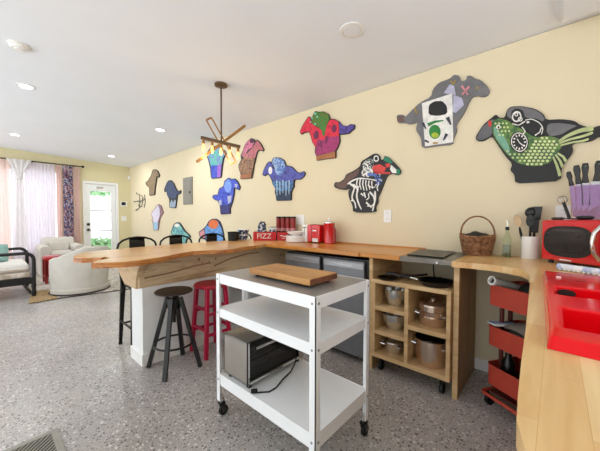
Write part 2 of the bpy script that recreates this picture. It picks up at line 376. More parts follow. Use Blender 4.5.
ART = [
('large grey racehorse cutout with white painted card, high on the wall above the cooktop', 'a_grey', [(-1.105, 2.108), (-1.081, 2.114), (-1.035, 2.1), (-1.025, 2.077), (-0.964, 2.127), (-0.896, 2.173), (-0.806, 2.196), (-0.791, 2.258), (-0.745, 2.297), (-0.662, 2.303), (-0.633, 2.325), (-0.597, 2.307), (-0.578, 2.255), (-0.544, 2.255), (-0.541, 2.285), (-0.513, 2.28), (-0.486, 2.247), (-0.446, 2.224), (-0.4, 2.161), (-0.387, 2.125), (-0.399, 2.096), (-0.431, 2.093), (-0.464, 2.114), (-0.504, 2.113), (-0.523, 2.08), (-0.557, 2.003), (-0.612, 1.922), (-0.604, 1.873), (-0.628, 1.822), (-0.631, 1.77), (-0.76, 1.78), (-0.873, 1.776), (-0.883, 1.868), (-0.93, 1.946), (-0.911, 2.011), (-0.98, 2.005), (-1.025, 2.027), (-1.093, 2.042)], [('tail_tip', 'brown', [[(-1.099, 2.1), (-1.038, 2.093), (-1.03, 2.037), (-1.089, 2.044)]]), ('pale_saddle', 'lilac', [[(-0.705, 2.2), (-0.661, 2.259), (-0.631, 2.235), (-0.616, 2.159)], [(-0.633, 2.164), (-0.572, 2.124), (-0.557, 2.065), (-0.613, 2.017), (-0.635, 2.03)]]), ('painted_card', 'cream_white', [[(-0.879, 2.162), (-0.642, 2.179), (-0.628, 1.788), (-0.847, 1.789)]]), ('dark_patch', 'charcoal', [[(-0.824, 2.051), (-0.821, 2.133), (-0.778, 2.152), (-0.716, 2.139), (-0.68, 2.089), (-0.675, 2.023), (-0.748, 2.023)]]), ('green_patch', 'leaf', [[(-0.723, 1.888), (-0.727, 1.863), (-0.739, 1.845), (-0.758, 1.837), (-0.779, 1.841), (-0.798, 1.856), (-0.812, 1.879), (-0.817, 1.906), (-0.813, 1.932), (-0.8, 1.95), (-0.781, 1.958), (-0.76, 1.953), (-0.741, 1.938), (-0.728, 1.914)], [(-0.82, 1.952), (-0.768, 1.97), (-0.703, 1.972), (-0.705, 1.982), (-0.773, 1.99), (-0.832, 1.982)]]), ('yellow_patch', 'lime', [[(-0.739, 1.863), (-0.742, 1.854), (-0.749, 1.847), (-0.761, 1.845), (-0.773, 1.847), (-0.785, 1.854), (-0.793, 1.863), (-0.796, 1.874), (-0.793, 1.884), (-0.785, 1.89), (-0.774, 1.892), (-0.761, 1.89), (-0.75, 1.883), (-0.742, 1.874)]]), ('small_motifs', 'navy', [[(-0.878, 1.99), (-0.847, 1.935), (-0.838, 1.938), (-0.858, 1.996)], [(-0.688, 1.993), (-0.653, 1.928), (-0.643, 1.931), (-0.661, 1.999)], [(-0.687, 1.871), (-0.706, 1.817), (-0.697, 1.811), (-0.666, 1.855)], [(-0.853, 1.833), (-0.819, 1.812), (-0.813, 1.823), (-0.846, 1.847)]]), ('yellow_motifs', 'gold', [[(-0.661, 2.279), (-0.634, 2.245), (-0.613, 2.268), (-0.622, 2.278), (-0.635, 2.258), (-0.653, 2.285)], [(-0.945, 2.137), (-0.924, 2.081), (-0.916, 2.082), (-0.93, 2.138)], [(-0.472, 2.161), (-0.457, 2.166), (-0.462, 2.179), (-0.478, 2.175)], [(-0.783, 1.798), (-0.744, 1.795), (-0.745, 1.808), (-0.784, 1.812)]]), ('pink_motif', 'rose', [[(-0.581, 2.214), (-0.549, 2.162), (-0.515, 2.189), (-0.527, 2.205), (-0.548, 2.18), (-0.567, 2.221)], [(-0.564, 2.14), (-0.548, 2.164), (-0.536, 2.134), (-0.526, 2.137), (-0.548, 2.178), (-0.576, 2.153)]])]),
('long green racehorse cutout painted with pale scales, on the wall above the microwave', 'a_black', [(-0.474, 1.802), (-0.426, 1.882), (-0.378, 1.92), (-0.345, 1.944), (-0.325, 1.913), (-0.292, 1.905), (-0.28, 1.96), (-0.255, 1.977), (-0.194, 1.964), (-0.122, 1.928), (-0.076, 1.881), (-0.064, 1.839), (0.011, 1.828), (0.074, 1.804), (0.104, 1.77), (0.153, 1.74), (0.19, 1.748), (0.226, 1.753), (0.246, 1.734), (0.241, 1.696), (0.215, 1.677), (0.192, 1.684), (0.155, 1.659), (0.097, 1.662), (0.067, 1.654), (0.076, 1.604), (0.048, 1.559), (0.023, 1.513), (0.02, 1.425), (-0.112, 1.424), (-0.222, 1.425), (-0.227, 1.487), (-0.253, 1.521), (-0.241, 1.566), (-0.287, 1.634), (-0.341, 1.738), (-0.369, 1.79), (-0.424, 1.76), (-0.466, 1.771)], [('grey_shoulders', 'a_grey', [[(-0.278, 1.954), (-0.253, 1.97), (-0.194, 1.958), (-0.125, 1.923), (-0.081, 1.877), (-0.069, 1.834), (-0.121, 1.84), (-0.179, 1.837), (-0.241, 1.874), (-0.279, 1.913)], [(-0.053, 1.813), (0.012, 1.802), (0.094, 1.768), (0.054, 1.753), (0.014, 1.726), (-0.044, 1.725), (-0.061, 1.769)]]), ('muzzle', 'a_grey2', [[(-0.467, 1.797), (-0.423, 1.873), (-0.374, 1.911), (-0.355, 1.904), (-0.373, 1.876), (-0.364, 1.797), (-0.421, 1.769), (-0.461, 1.776)]]), ('green_body', 'a_green', [[(-0.377, 1.88), (-0.355, 1.904), (-0.325, 1.909), (-0.272, 1.88), (-0.24, 1.843), (-0.19, 1.802), (-0.118, 1.729), (-0.051, 1.731), (0.004, 1.702), (0.027, 1.667), (0.0, 1.608), (-0.036, 1.551), (-0.08, 1.536), (-0.138, 1.538), (-0.21, 1.567), (-0.261, 1.62), (-0.314, 1.706), (-0.355, 1.78)]]), ('teal_chest', 'teal', [[(-0.36, 1.863), (-0.33, 1.822), (-0.289, 1.767), (-0.256, 1.676), (-0.261, 1.631), (-0.308, 1.708), (-0.349, 1.782)]]), ('scale_pattern', 'scale', [[(-0.072, 1.719), (-0.074, 1.713), (-0.079, 1.711), (-0.085, 1.714), (-0.089, 1.719), (-0.089, 1.725), (-0.085, 1.729), (-0.079, 1.728), (-0.074, 1.725)], [(-0.049, 1.714), (-0.05, 1.709), (-0.056, 1.707), (-0.061, 1.709), (-0.065, 1.715), (-0.065, 1.72), (-0.062, 1.724), (-0.056, 1.724), (-0.051, 1.72)], [(-0.105, 1.703), (-0.107, 1.697), (-0.113, 1.695), (-0.119, 1.697), (-0.123, 1.703), (-0.123, 1.709), (-0.119, 1.713), (-0.113, 1.713), (-0.108, 1.709)], [(-0.082, 1.699), (-0.083, 1.693), (-0.089, 1.691), (-0.095, 1.693), (-0.099, 1.699), (-0.099, 1.704), (-0.095, 1.708), (-0.089, 1.708), (-0.084, 1.704)], [(-0.058, 1.694), (-0.06, 1.689), (-0.065, 1.687), (-0.071, 1.689), (-0.075, 1.694), (-0.075, 1.7), (-0.071, 1.704), (-0.065, 1.704), (-0.06, 1.7)], [(-0.035, 1.69), (-0.037, 1.685), (-0.042, 1.683), (-0.048, 1.685), (-0.051, 1.69), (-0.052, 1.696), (-0.048, 1.7), (-0.042, 1.7), (-0.037, 1.696)], [(-0.012, 1.687), (-0.014, 1.681), (-0.019, 1.679), (-0.025, 1.681), (-0.028, 1.686), (-0.029, 1.692), (-0.025, 1.696), (-0.019, 1.696), (-0.014, 1.692)], [(-0.114, 1.682), (-0.116, 1.677), (-0.121, 1.675), (-0.127, 1.677), (-0.132, 1.682), (-0.132, 1.688), (-0.128, 1.692), (-0.122, 1.692), (-0.116, 1.688)], [(-0.09, 1.678), (-0.092, 1.673), (-0.097, 1.671), (-0.103, 1.673), (-0.107, 1.678), (-0.107, 1.684), (-0.104, 1.688), (-0.098, 1.688), (-0.092, 1.684)], [(-0.067, 1.674), (-0.068, 1.669), (-0.074, 1.667), (-0.079, 1.669), (-0.083, 1.674), (-0.084, 1.68), (-0.08, 1.684), (-0.074, 1.684), (-0.069, 1.68)], [(-0.043, 1.67), (-0.045, 1.665), (-0.05, 1.663), (-0.056, 1.665), (-0.06, 1.67), (-0.06, 1.676), (-0.056, 1.68), (-0.051, 1.68), (-0.045, 1.676)], [(-0.02, 1.666), (-0.022, 1.661), (-0.027, 1.659), (-0.033, 1.661), (-0.037, 1.666), (-0.037, 1.672), (-0.033, 1.676), (-0.028, 1.676), (-0.023, 1.672)], [(0.002, 1.663), (0.0, 1.658), (-0.005, 1.656), (-0.01, 1.657), (-0.014, 1.663), (-0.014, 1.668), (-0.011, 1.672), (-0.005, 1.672), (0.0, 1.668)], [(-0.124, 1.662), (-0.126, 1.656), (-0.131, 1.654), (-0.138, 1.656), (-0.142, 1.661), (-0.142, 1.667), (-0.138, 1.671), (-0.132, 1.671), (-0.126, 1.668)], [(-0.1, 1.658), (-0.102, 1.652), (-0.107, 1.65), (-0.113, 1.652), (-0.117, 1.657), (-0.117, 1.663), (-0.113, 1.667), (-0.107, 1.667), (-0.102, 1.664)], [(-0.076, 1.654), (-0.078, 1.649), (-0.083, 1.647), (-0.089, 1.648), (-0.093, 1.654), (-0.093, 1.66), (-0.089, 1.664), (-0.084, 1.664), (-0.078, 1.66)], [(-0.053, 1.65), (-0.055, 1.645), (-0.06, 1.643), (-0.066, 1.645), (-0.069, 1.65), (-0.07, 1.656), (-0.066, 1.66), (-0.06, 1.66), (-0.055, 1.656)], [(-0.03, 1.647), (-0.032, 1.641), (-0.037, 1.639), (-0.042, 1.641), (-0.046, 1.646), (-0.046, 1.652), (-0.043, 1.656), (-0.037, 1.656), (-0.032, 1.652)], [(-0.007, 1.643), (-0.009, 1.638), (-0.014, 1.636), (-0.019, 1.638), (-0.023, 1.643), (-0.023, 1.648), (-0.02, 1.652), (-0.014, 1.652), (-0.009, 1.649)], [(-0.263, 1.66), (-0.265, 1.656), (-0.269, 1.654), (-0.274, 1.656), (-0.278, 1.66), (-0.278, 1.665), (-0.275, 1.668), (-0.27, 1.668), (-0.265, 1.665)], [(-0.16, 1.645), (-0.161, 1.641), (-0.166, 1.639), (-0.17, 1.64), (-0.173, 1.644), (-0.174, 1.649), (-0.171, 1.652), (-0.166, 1.652), (-0.162, 1.649)], [(-0.133, 1.641), (-0.135, 1.635), (-0.14, 1.633), (-0.146, 1.635), (-0.151, 1.64), (-0.151, 1.646), (-0.147, 1.65), (-0.141, 1.65), (-0.135, 1.647)], [(-0.109, 1.637), (-0.111, 1.632), (-0.116, 1.629), (-0.122, 1.631), (-0.126, 1.637), (-0.126, 1.643), (-0.122, 1.647), (-0.116, 1.647), (-0.111, 1.643)], [(-0.085, 1.633), (-0.087, 1.628), (-0.092, 1.626), (-0.098, 1.628), (-0.102, 1.633), (-0.102, 1.639), (-0.098, 1.643), (-0.092, 1.643), (-0.087, 1.639)], [(-0.061, 1.63), (-0.063, 1.625), (-0.068, 1.622), (-0.074, 1.624), (-0.078, 1.629), (-0.078, 1.635), (-0.074, 1.639), (-0.069, 1.639), (-0.063, 1.636)], [(-0.038, 1.626), (-0.04, 1.621), (-0.045, 1.619), (-0.051, 1.621), (-0.055, 1.626), (-0.055, 1.632), (-0.051, 1.636), (-0.045, 1.636), (-0.04, 1.632)], [(-0.015, 1.623), (-0.017, 1.618), (-0.022, 1.615), (-0.028, 1.617), (-0.031, 1.622), (-0.032, 1.628), (-0.028, 1.632), (-0.022, 1.632), (-0.017, 1.629)], [(-0.248, 1.635), (-0.249, 1.631), (-0.254, 1.629), (-0.259, 1.63), (-0.262, 1.634), (-0.262, 1.639), (-0.259, 1.642), (-0.254, 1.643), (-0.249, 1.64)], [(-0.221, 1.631), (-0.223, 1.627), (-0.227, 1.625), (-0.232, 1.627), (-0.235, 1.631), (-0.236, 1.635), (-0.232, 1.639), (-0.228, 1.639), (-0.223, 1.636)], [(-0.196, 1.627), (-0.197, 1.623), (-0.201, 1.621), (-0.206, 1.623), (-0.209, 1.627), (-0.21, 1.632), (-0.206, 1.635), (-0.202, 1.635), (-0.197, 1.632)], [(-0.17, 1.624), (-0.172, 1.62), (-0.176, 1.618), (-0.181, 1.619), (-0.184, 1.623), (-0.184, 1.628), (-0.181, 1.631), (-0.176, 1.631), (-0.172, 1.628)], [(-0.143, 1.62), (-0.145, 1.614), (-0.15, 1.612), (-0.157, 1.614), (-0.161, 1.619), (-0.161, 1.625), (-0.157, 1.629), (-0.151, 1.63), (-0.145, 1.626)], [(-0.119, 1.616), (-0.121, 1.611), (-0.126, 1.609), (-0.132, 1.611), (-0.136, 1.616), (-0.136, 1.622), (-0.132, 1.626), (-0.126, 1.626), (-0.121, 1.622)], [(-0.094, 1.613), (-0.096, 1.607), (-0.102, 1.605), (-0.108, 1.607), (-0.112, 1.612), (-0.112, 1.618), (-0.108, 1.622), (-0.102, 1.622), (-0.097, 1.619)], [(-0.071, 1.609), (-0.073, 1.604), (-0.078, 1.602), (-0.084, 1.604), (-0.088, 1.609), (-0.088, 1.615), (-0.084, 1.619), (-0.078, 1.619), (-0.073, 1.615)], [(-0.047, 1.606), (-0.049, 1.601), (-0.054, 1.599), (-0.06, 1.6), (-0.064, 1.605), (-0.064, 1.611), (-0.06, 1.615), (-0.055, 1.616), (-0.05, 1.612)], [(-0.024, 1.603), (-0.026, 1.598), (-0.031, 1.595), (-0.037, 1.597), (-0.041, 1.602), (-0.041, 1.608), (-0.037, 1.612), (-0.032, 1.612), (-0.027, 1.608)], [(-0.231, 1.609), (-0.232, 1.605), (-0.237, 1.603), (-0.242, 1.605), (-0.245, 1.609), (-0.245, 1.614), (-0.242, 1.617), (-0.237, 1.617), (-0.233, 1.614)], [(-0.205, 1.606), (-0.206, 1.602), (-0.211, 1.6), (-0.216, 1.601), (-0.219, 1.605), (-0.219, 1.61), (-0.216, 1.613), (-0.211, 1.613), (-0.207, 1.61)], [(-0.179, 1.602), (-0.181, 1.598), (-0.185, 1.596), (-0.19, 1.598), (-0.193, 1.602), (-0.193, 1.607), (-0.19, 1.61), (-0.185, 1.61), (-0.181, 1.607)], [(-0.152, 1.599), (-0.154, 1.593), (-0.159, 1.591), (-0.166, 1.593), (-0.17, 1.598), (-0.17, 1.604), (-0.166, 1.608), (-0.16, 1.608), (-0.154, 1.605)], [(-0.127, 1.595), (-0.129, 1.59), (-0.135, 1.588), (-0.141, 1.589), (-0.145, 1.595), (-0.145, 1.601), (-0.141, 1.605), (-0.135, 1.605), (-0.13, 1.601)], [(-0.103, 1.592), (-0.105, 1.587), (-0.11, 1.584), (-0.116, 1.586), (-0.12, 1.591), (-0.121, 1.597), (-0.117, 1.601), (-0.111, 1.602), (-0.105, 1.598)], [(-0.079, 1.589), (-0.081, 1.583), (-0.086, 1.581), (-0.092, 1.583), (-0.096, 1.588), (-0.096, 1.594), (-0.093, 1.598), (-0.087, 1.598), (-0.081, 1.595)], [(-0.056, 1.585), (-0.058, 1.58), (-0.063, 1.578), (-0.069, 1.58), (-0.073, 1.585), (-0.073, 1.591), (-0.069, 1.595), (-0.063, 1.595), (-0.058, 1.591)], [(-0.033, 1.582), (-0.035, 1.577), (-0.04, 1.575), (-0.045, 1.577), (-0.049, 1.582), (-0.049, 1.588), (-0.046, 1.592), (-0.04, 1.592), (-0.035, 1.588)], [(-0.19, 1.581), (-0.191, 1.577), (-0.196, 1.575), (-0.2, 1.576), (-0.204, 1.58), (-0.204, 1.585), (-0.201, 1.588), (-0.196, 1.588), (-0.192, 1.586)], [(-0.165, 1.578), (-0.166, 1.574), (-0.17, 1.572), (-0.175, 1.573), (-0.178, 1.577), (-0.178, 1.582), (-0.175, 1.585), (-0.17, 1.585), (-0.166, 1.582)], [(-0.137, 1.574), (-0.139, 1.569), (-0.145, 1.566), (-0.151, 1.568), (-0.155, 1.573), (-0.155, 1.58), (-0.151, 1.584), (-0.145, 1.584), (-0.14, 1.58)], [(-0.113, 1.571), (-0.115, 1.566), (-0.12, 1.563), (-0.126, 1.565), (-0.13, 1.57), (-0.131, 1.576), (-0.127, 1.58), (-0.121, 1.581), (-0.115, 1.577)], [(-0.089, 1.568), (-0.091, 1.563), (-0.096, 1.56), (-0.102, 1.562), (-0.106, 1.567), (-0.106, 1.573), (-0.102, 1.577), (-0.096, 1.578), (-0.091, 1.574)], [(-0.065, 1.565), (-0.067, 1.56), (-0.072, 1.557), (-0.078, 1.559), (-0.082, 1.564), (-0.082, 1.57), (-0.079, 1.574), (-0.073, 1.574), (-0.068, 1.571)], [(-0.042, 1.562), (-0.044, 1.557), (-0.049, 1.554), (-0.055, 1.556), (-0.059, 1.561), (-0.059, 1.567), (-0.055, 1.571), (-0.049, 1.571), (-0.044, 1.568)], [(-0.146, 1.553), (-0.148, 1.547), (-0.154, 1.545), (-0.16, 1.547), (-0.164, 1.552), (-0.164, 1.558), (-0.16, 1.562), (-0.154, 1.563), (-0.149, 1.559)], [(-0.122, 1.55), (-0.124, 1.545), (-0.129, 1.542), (-0.135, 1.544), (-0.139, 1.549), (-0.139, 1.555), (-0.136, 1.559), (-0.129, 1.56), (-0.124, 1.556)], [(-0.098, 1.547), (-0.1, 1.542), (-0.105, 1.539), (-0.111, 1.541), (-0.115, 1.546), (-0.115, 1.552), (-0.111, 1.556), (-0.105, 1.557), (-0.1, 1.553)], [(-0.074, 1.544), (-0.076, 1.539), (-0.081, 1.536), (-0.087, 1.538), (-0.091, 1.543), (-0.091, 1.549), (-0.087, 1.553), (-0.081, 1.554), (-0.076, 1.55)]]), ('face_dot_pattern', 'scale', [[(-0.34, 1.875), (-0.342, 1.87), (-0.346, 1.869), (-0.351, 1.872), (-0.353, 1.878), (-0.351, 1.882), (-0.347, 1.883), (-0.342, 1.88)], [(-0.317, 1.87), (-0.319, 1.865), (-0.324, 1.864), (-0.328, 1.867), (-0.33, 1.873), (-0.329, 1.877), (-0.324, 1.879), (-0.319, 1.875)], [(-0.295, 1.865), (-0.297, 1.861), (-0.301, 1.86), (-0.306, 1.863), (-0.308, 1.868), (-0.306, 1.873), (-0.302, 1.874), (-0.297, 1.871)], [(-0.273, 1.861), (-0.275, 1.856), (-0.28, 1.855), (-0.284, 1.858), (-0.286, 1.863), (-0.284, 1.868), (-0.28, 1.869), (-0.275, 1.866)], [(-0.331, 1.845), (-0.333, 1.84), (-0.338, 1.839), (-0.343, 1.842), (-0.345, 1.847), (-0.343, 1.852), (-0.338, 1.853), (-0.333, 1.85)], [(-0.309, 1.84), (-0.311, 1.835), (-0.315, 1.834), (-0.32, 1.837), (-0.322, 1.843), (-0.32, 1.847), (-0.316, 1.848), (-0.311, 1.845)], [(-0.287, 1.835), (-0.289, 1.831), (-0.293, 1.83), (-0.298, 1.833), (-0.3, 1.838), (-0.298, 1.843), (-0.293, 1.844), (-0.289, 1.841)], [(-0.265, 1.831), (-0.267, 1.826), (-0.271, 1.825), (-0.276, 1.828), (-0.278, 1.834), (-0.276, 1.838), (-0.272, 1.839), (-0.267, 1.836)], [(-0.323, 1.815), (-0.325, 1.81), (-0.329, 1.809), (-0.334, 1.812), (-0.336, 1.817), (-0.334, 1.822), (-0.33, 1.823), (-0.325, 1.82)], [(-0.301, 1.81), (-0.302, 1.806), (-0.307, 1.804), (-0.312, 1.807), (-0.314, 1.813), (-0.312, 1.817), (-0.307, 1.819), (-0.303, 1.816)], [(-0.279, 1.806), (-0.28, 1.801), (-0.285, 1.8), (-0.289, 1.803), (-0.291, 1.808), (-0.29, 1.813), (-0.285, 1.814), (-0.281, 1.811)], [(-0.257, 1.802), (-0.259, 1.797), (-0.263, 1.796), (-0.268, 1.799), (-0.27, 1.804), (-0.268, 1.809), (-0.263, 1.81), (-0.259, 1.807)], [(-0.314, 1.785), (-0.316, 1.78), (-0.321, 1.779), (-0.326, 1.782), (-0.328, 1.787), (-0.326, 1.792), (-0.321, 1.793), (-0.316, 1.79)], [(-0.292, 1.78), (-0.294, 1.776), (-0.299, 1.775), (-0.303, 1.778), (-0.305, 1.783), (-0.303, 1.788), (-0.299, 1.789), (-0.294, 1.786)]]), ('tail_feathers', 'feather', [[(0.005, 1.676), (0.048, 1.703), (0.107, 1.723), (0.164, 1.72), (0.161, 1.75), (0.102, 1.748), (0.042, 1.722), (-0.001, 1.689)], [(0.008, 1.665), (0.057, 1.681), (0.117, 1.688), (0.163, 1.703), (0.159, 1.719), (0.114, 1.703), (0.054, 1.694), (0.005, 1.676)], [(0.014, 1.65), (0.067, 1.66), (0.117, 1.659), (0.145, 1.668), (0.141, 1.681), (0.115, 1.672), (0.065, 1.672), (0.012, 1.661)], [(-0.002, 1.602), (0.023, 1.575), (0.036, 1.541), (0.049, 1.55), (0.031, 1.585), (0.003, 1.611)], [(-0.014, 1.596), (0.007, 1.553), (0.02, 1.509), (0.033, 1.515), (0.017, 1.56), (-0.007, 1.602)], [(-0.026, 1.585), (-0.009, 1.528), (0.007, 1.454), (0.023, 1.459), (0.003, 1.532), (-0.018, 1.588)]]), ('eye', 'cream_white', [[(-0.317, 1.843), (-0.318, 1.836), (-0.321, 1.831), (-0.326, 1.828), (-0.331, 1.829), (-0.336, 1.834), (-0.339, 1.84), (-0.341, 1.848), (-0.34, 1.855), (-0.336, 1.861), (-0.332, 1.863), (-0.326, 1.862), (-0.321, 1.858), (-0.318, 1.851)]]), ('pupil', 'charcoal', [[(-0.321, 1.841), (-0.322, 1.837), (-0.323, 1.834), (-0.326, 1.833), (-0.328, 1.833), (-0.331, 1.836), (-0.333, 1.839), (-0.333, 1.843), (-0.333, 1.847), (-0.331, 1.85), (-0.329, 1.852), (-0.326, 1.851), (-0.324, 1.849), (-0.322, 1.845)]]), ('comb', 'red', [[(-0.393, 1.899), (-0.374, 1.903), (-0.37, 1.865), (-0.387, 1.858)]]), ('clock_face', 'charcoal', [[(-0.153, 1.721), (-0.151, 1.695), (-0.155, 1.671), (-0.164, 1.652), (-0.178, 1.64), (-0.196, 1.637), (-0.214, 1.643), (-0.232, 1.658), (-0.246, 1.68), (-0.255, 1.706), (-0.257, 1.733), (-0.253, 1.758), (-0.243, 1.777), (-0.228, 1.788), (-0.211, 1.79), (-0.192, 1.783), (-0.175, 1.768), (-0.162, 1.746)]]), ('clock_markings', 'cream_white', [[(-0.159, 1.72), (-0.157, 1.694), (-0.162, 1.67), (-0.173, 1.653), (-0.188, 1.645), (-0.207, 1.647), (-0.224, 1.66), (-0.239, 1.681), (-0.249, 1.707), (-0.244, 1.708), (-0.236, 1.684), (-0.222, 1.665), (-0.206, 1.654), (-0.19, 1.652), (-0.176, 1.659), (-0.166, 1.674), (-0.161, 1.696), (-0.163, 1.719)], [(-0.249, 1.707), (-0.251, 1.734), (-0.246, 1.758), (-0.234, 1.775), (-0.218, 1.783), (-0.2, 1.78), (-0.182, 1.767), (-0.168, 1.746), (-0.159, 1.72), (-0.163, 1.719), (-0.172, 1.742), (-0.184, 1.761), (-0.2, 1.773), (-0.217, 1.776), (-0.231, 1.769), (-0.242, 1.754), (-0.246, 1.732), (-0.244, 1.708)], [(-0.176, 1.704), (-0.167, 1.703), (-0.167, 1.712), (-0.177, 1.714)], [(-0.182, 1.687), (-0.173, 1.678), (-0.169, 1.684), (-0.178, 1.693)], [(-0.192, 1.676), (-0.187, 1.662), (-0.181, 1.665), (-0.186, 1.678)], [(-0.206, 1.675), (-0.206, 1.659), (-0.198, 1.658), (-0.199, 1.673)], [(-0.219, 1.684), (-0.224, 1.671), (-0.217, 1.666), (-0.213, 1.679)], [(-0.229, 1.702), (-0.237, 1.695), (-0.232, 1.687), (-0.224, 1.694)], [(-0.23, 1.723), (-0.24, 1.725), (-0.24, 1.715), (-0.23, 1.714)], [(-0.225, 1.741), (-0.234, 1.75), (-0.238, 1.743), (-0.229, 1.734)], [(-0.214, 1.752), (-0.219, 1.766), (-0.226, 1.763), (-0.221, 1.749)], [(-0.2, 1.753), (-0.201, 1.768), (-0.208, 1.769), (-0.208, 1.754)], [(-0.187, 1.743), (-0.183, 1.755), (-0.189, 1.76), (-0.194, 1.748)], [(-0.178, 1.725), (-0.17, 1.731), (-0.174, 1.739), (-0.183, 1.733)], [(-0.205, 1.708), (-0.177, 1.677), (-0.174, 1.681), (-0.202, 1.713)], [(-0.201, 1.712), (-0.214, 1.74), (-0.218, 1.737), (-0.205, 1.709)]]), ('dark_figure', 'charcoal', [[(-0.255, 1.938), (-0.224, 1.956), (-0.187, 1.932), (-0.174, 1.874), (-0.121, 1.862), (-0.069, 1.821), (-0.063, 1.769), (-0.095, 1.724), (-0.13, 1.753), (-0.179, 1.807), (-0.221, 1.831), (-0.247, 1.875)]]), ('white_outlines', 'cream_white', [[(-0.195, 1.882), (-0.199, 1.869), (-0.207, 1.86), (-0.216, 1.856), (-0.227, 1.858), (-0.237, 1.865), (-0.245, 1.878), (-0.249, 1.893), (-0.248, 1.908), (-0.241, 1.904), (-0.241, 1.893), (-0.238, 1.882), (-0.233, 1.874), (-0.226, 1.868), (-0.218, 1.867), (-0.211, 1.87), (-0.205, 1.876), (-0.202, 1.886)], [(-0.248, 1.908), (-0.244, 1.921), (-0.236, 1.931), (-0.227, 1.935), (-0.216, 1.932), (-0.206, 1.925), (-0.199, 1.912), (-0.195, 1.898), (-0.195, 1.882), (-0.202, 1.886), (-0.202, 1.897), (-0.205, 1.908), (-0.21, 1.916), (-0.217, 1.922), (-0.225, 1.924), (-0.232, 1.921), (-0.238, 1.914), (-0.241, 1.904)], [(-0.213, 1.908), (-0.214, 1.903), (-0.216, 1.899), (-0.22, 1.897), (-0.224, 1.897), (-0.228, 1.899), (-0.232, 1.903), (-0.234, 1.908), (-0.235, 1.914), (-0.23, 1.912), (-0.23, 1.909), (-0.228, 1.907), (-0.226, 1.904), (-0.224, 1.903), (-0.222, 1.903), (-0.22, 1.905), (-0.219, 1.907), (-0.218, 1.909)], [(-0.235, 1.914), (-0.235, 1.919), (-0.232, 1.923), (-0.229, 1.925), (-0.224, 1.925), (-0.22, 1.923), (-0.217, 1.919), (-0.214, 1.914), (-0.213, 1.908), (-0.218, 1.909), (-0.219, 1.912), (-0.22, 1.915), (-0.222, 1.917), (-0.224, 1.918), (-0.227, 1.918), (-0.229, 1.917), (-0.23, 1.915), (-0.23, 1.912)], [(-0.188, 1.869), (-0.189, 1.863), (-0.192, 1.858), (-0.196, 1.856), (-0.201, 1.856), (-0.206, 1.858), (-0.211, 1.863), (-0.214, 1.869), (-0.215, 1.875), (-0.21, 1.874), (-0.209, 1.87), (-0.207, 1.867), (-0.204, 1.864), (-0.201, 1.862), (-0.198, 1.862), (-0.196, 1.864), (-0.194, 1.867), (-0.193, 1.871)], [(-0.215, 1.875), (-0.214, 1.882), (-0.211, 1.886), (-0.207, 1.889), (-0.202, 1.889), (-0.197, 1.887), (-0.192, 1.882), (-0.189, 1.876), (-0.188, 1.869), (-0.193, 1.871), (-0.194, 1.875), (-0.196, 1.878), (-0.199, 1.881), (-0.202, 1.882), (-0.205, 1.882), (-0.207, 1.881), (-0.209, 1.878), (-0.21, 1.874)], [(-0.246, 1.848), (-0.209, 1.828), (-0.172, 1.848), (-0.175, 1.855), (-0.21, 1.835), (-0.245, 1.855)], [(-0.173, 1.856), (-0.139, 1.858), (-0.099, 1.825), (-0.079, 1.786), (-0.087, 1.745), (-0.082, 1.743), (-0.074, 1.786), (-0.096, 1.829), (-0.138, 1.864), (-0.174, 1.862)], [(-0.117, 1.74), (-0.092, 1.758), (-0.083, 1.789), (-0.088, 1.793), (-0.096, 1.763), (-0.12, 1.747)], [(-0.193, 1.815), (-0.175, 1.783), (-0.186, 1.766), (-0.181, 1.76), (-0.169, 1.783), (-0.188, 1.819)], [(-0.164, 1.835), (-0.149, 1.835), (-0.151, 1.848), (-0.166, 1.849)]])]),
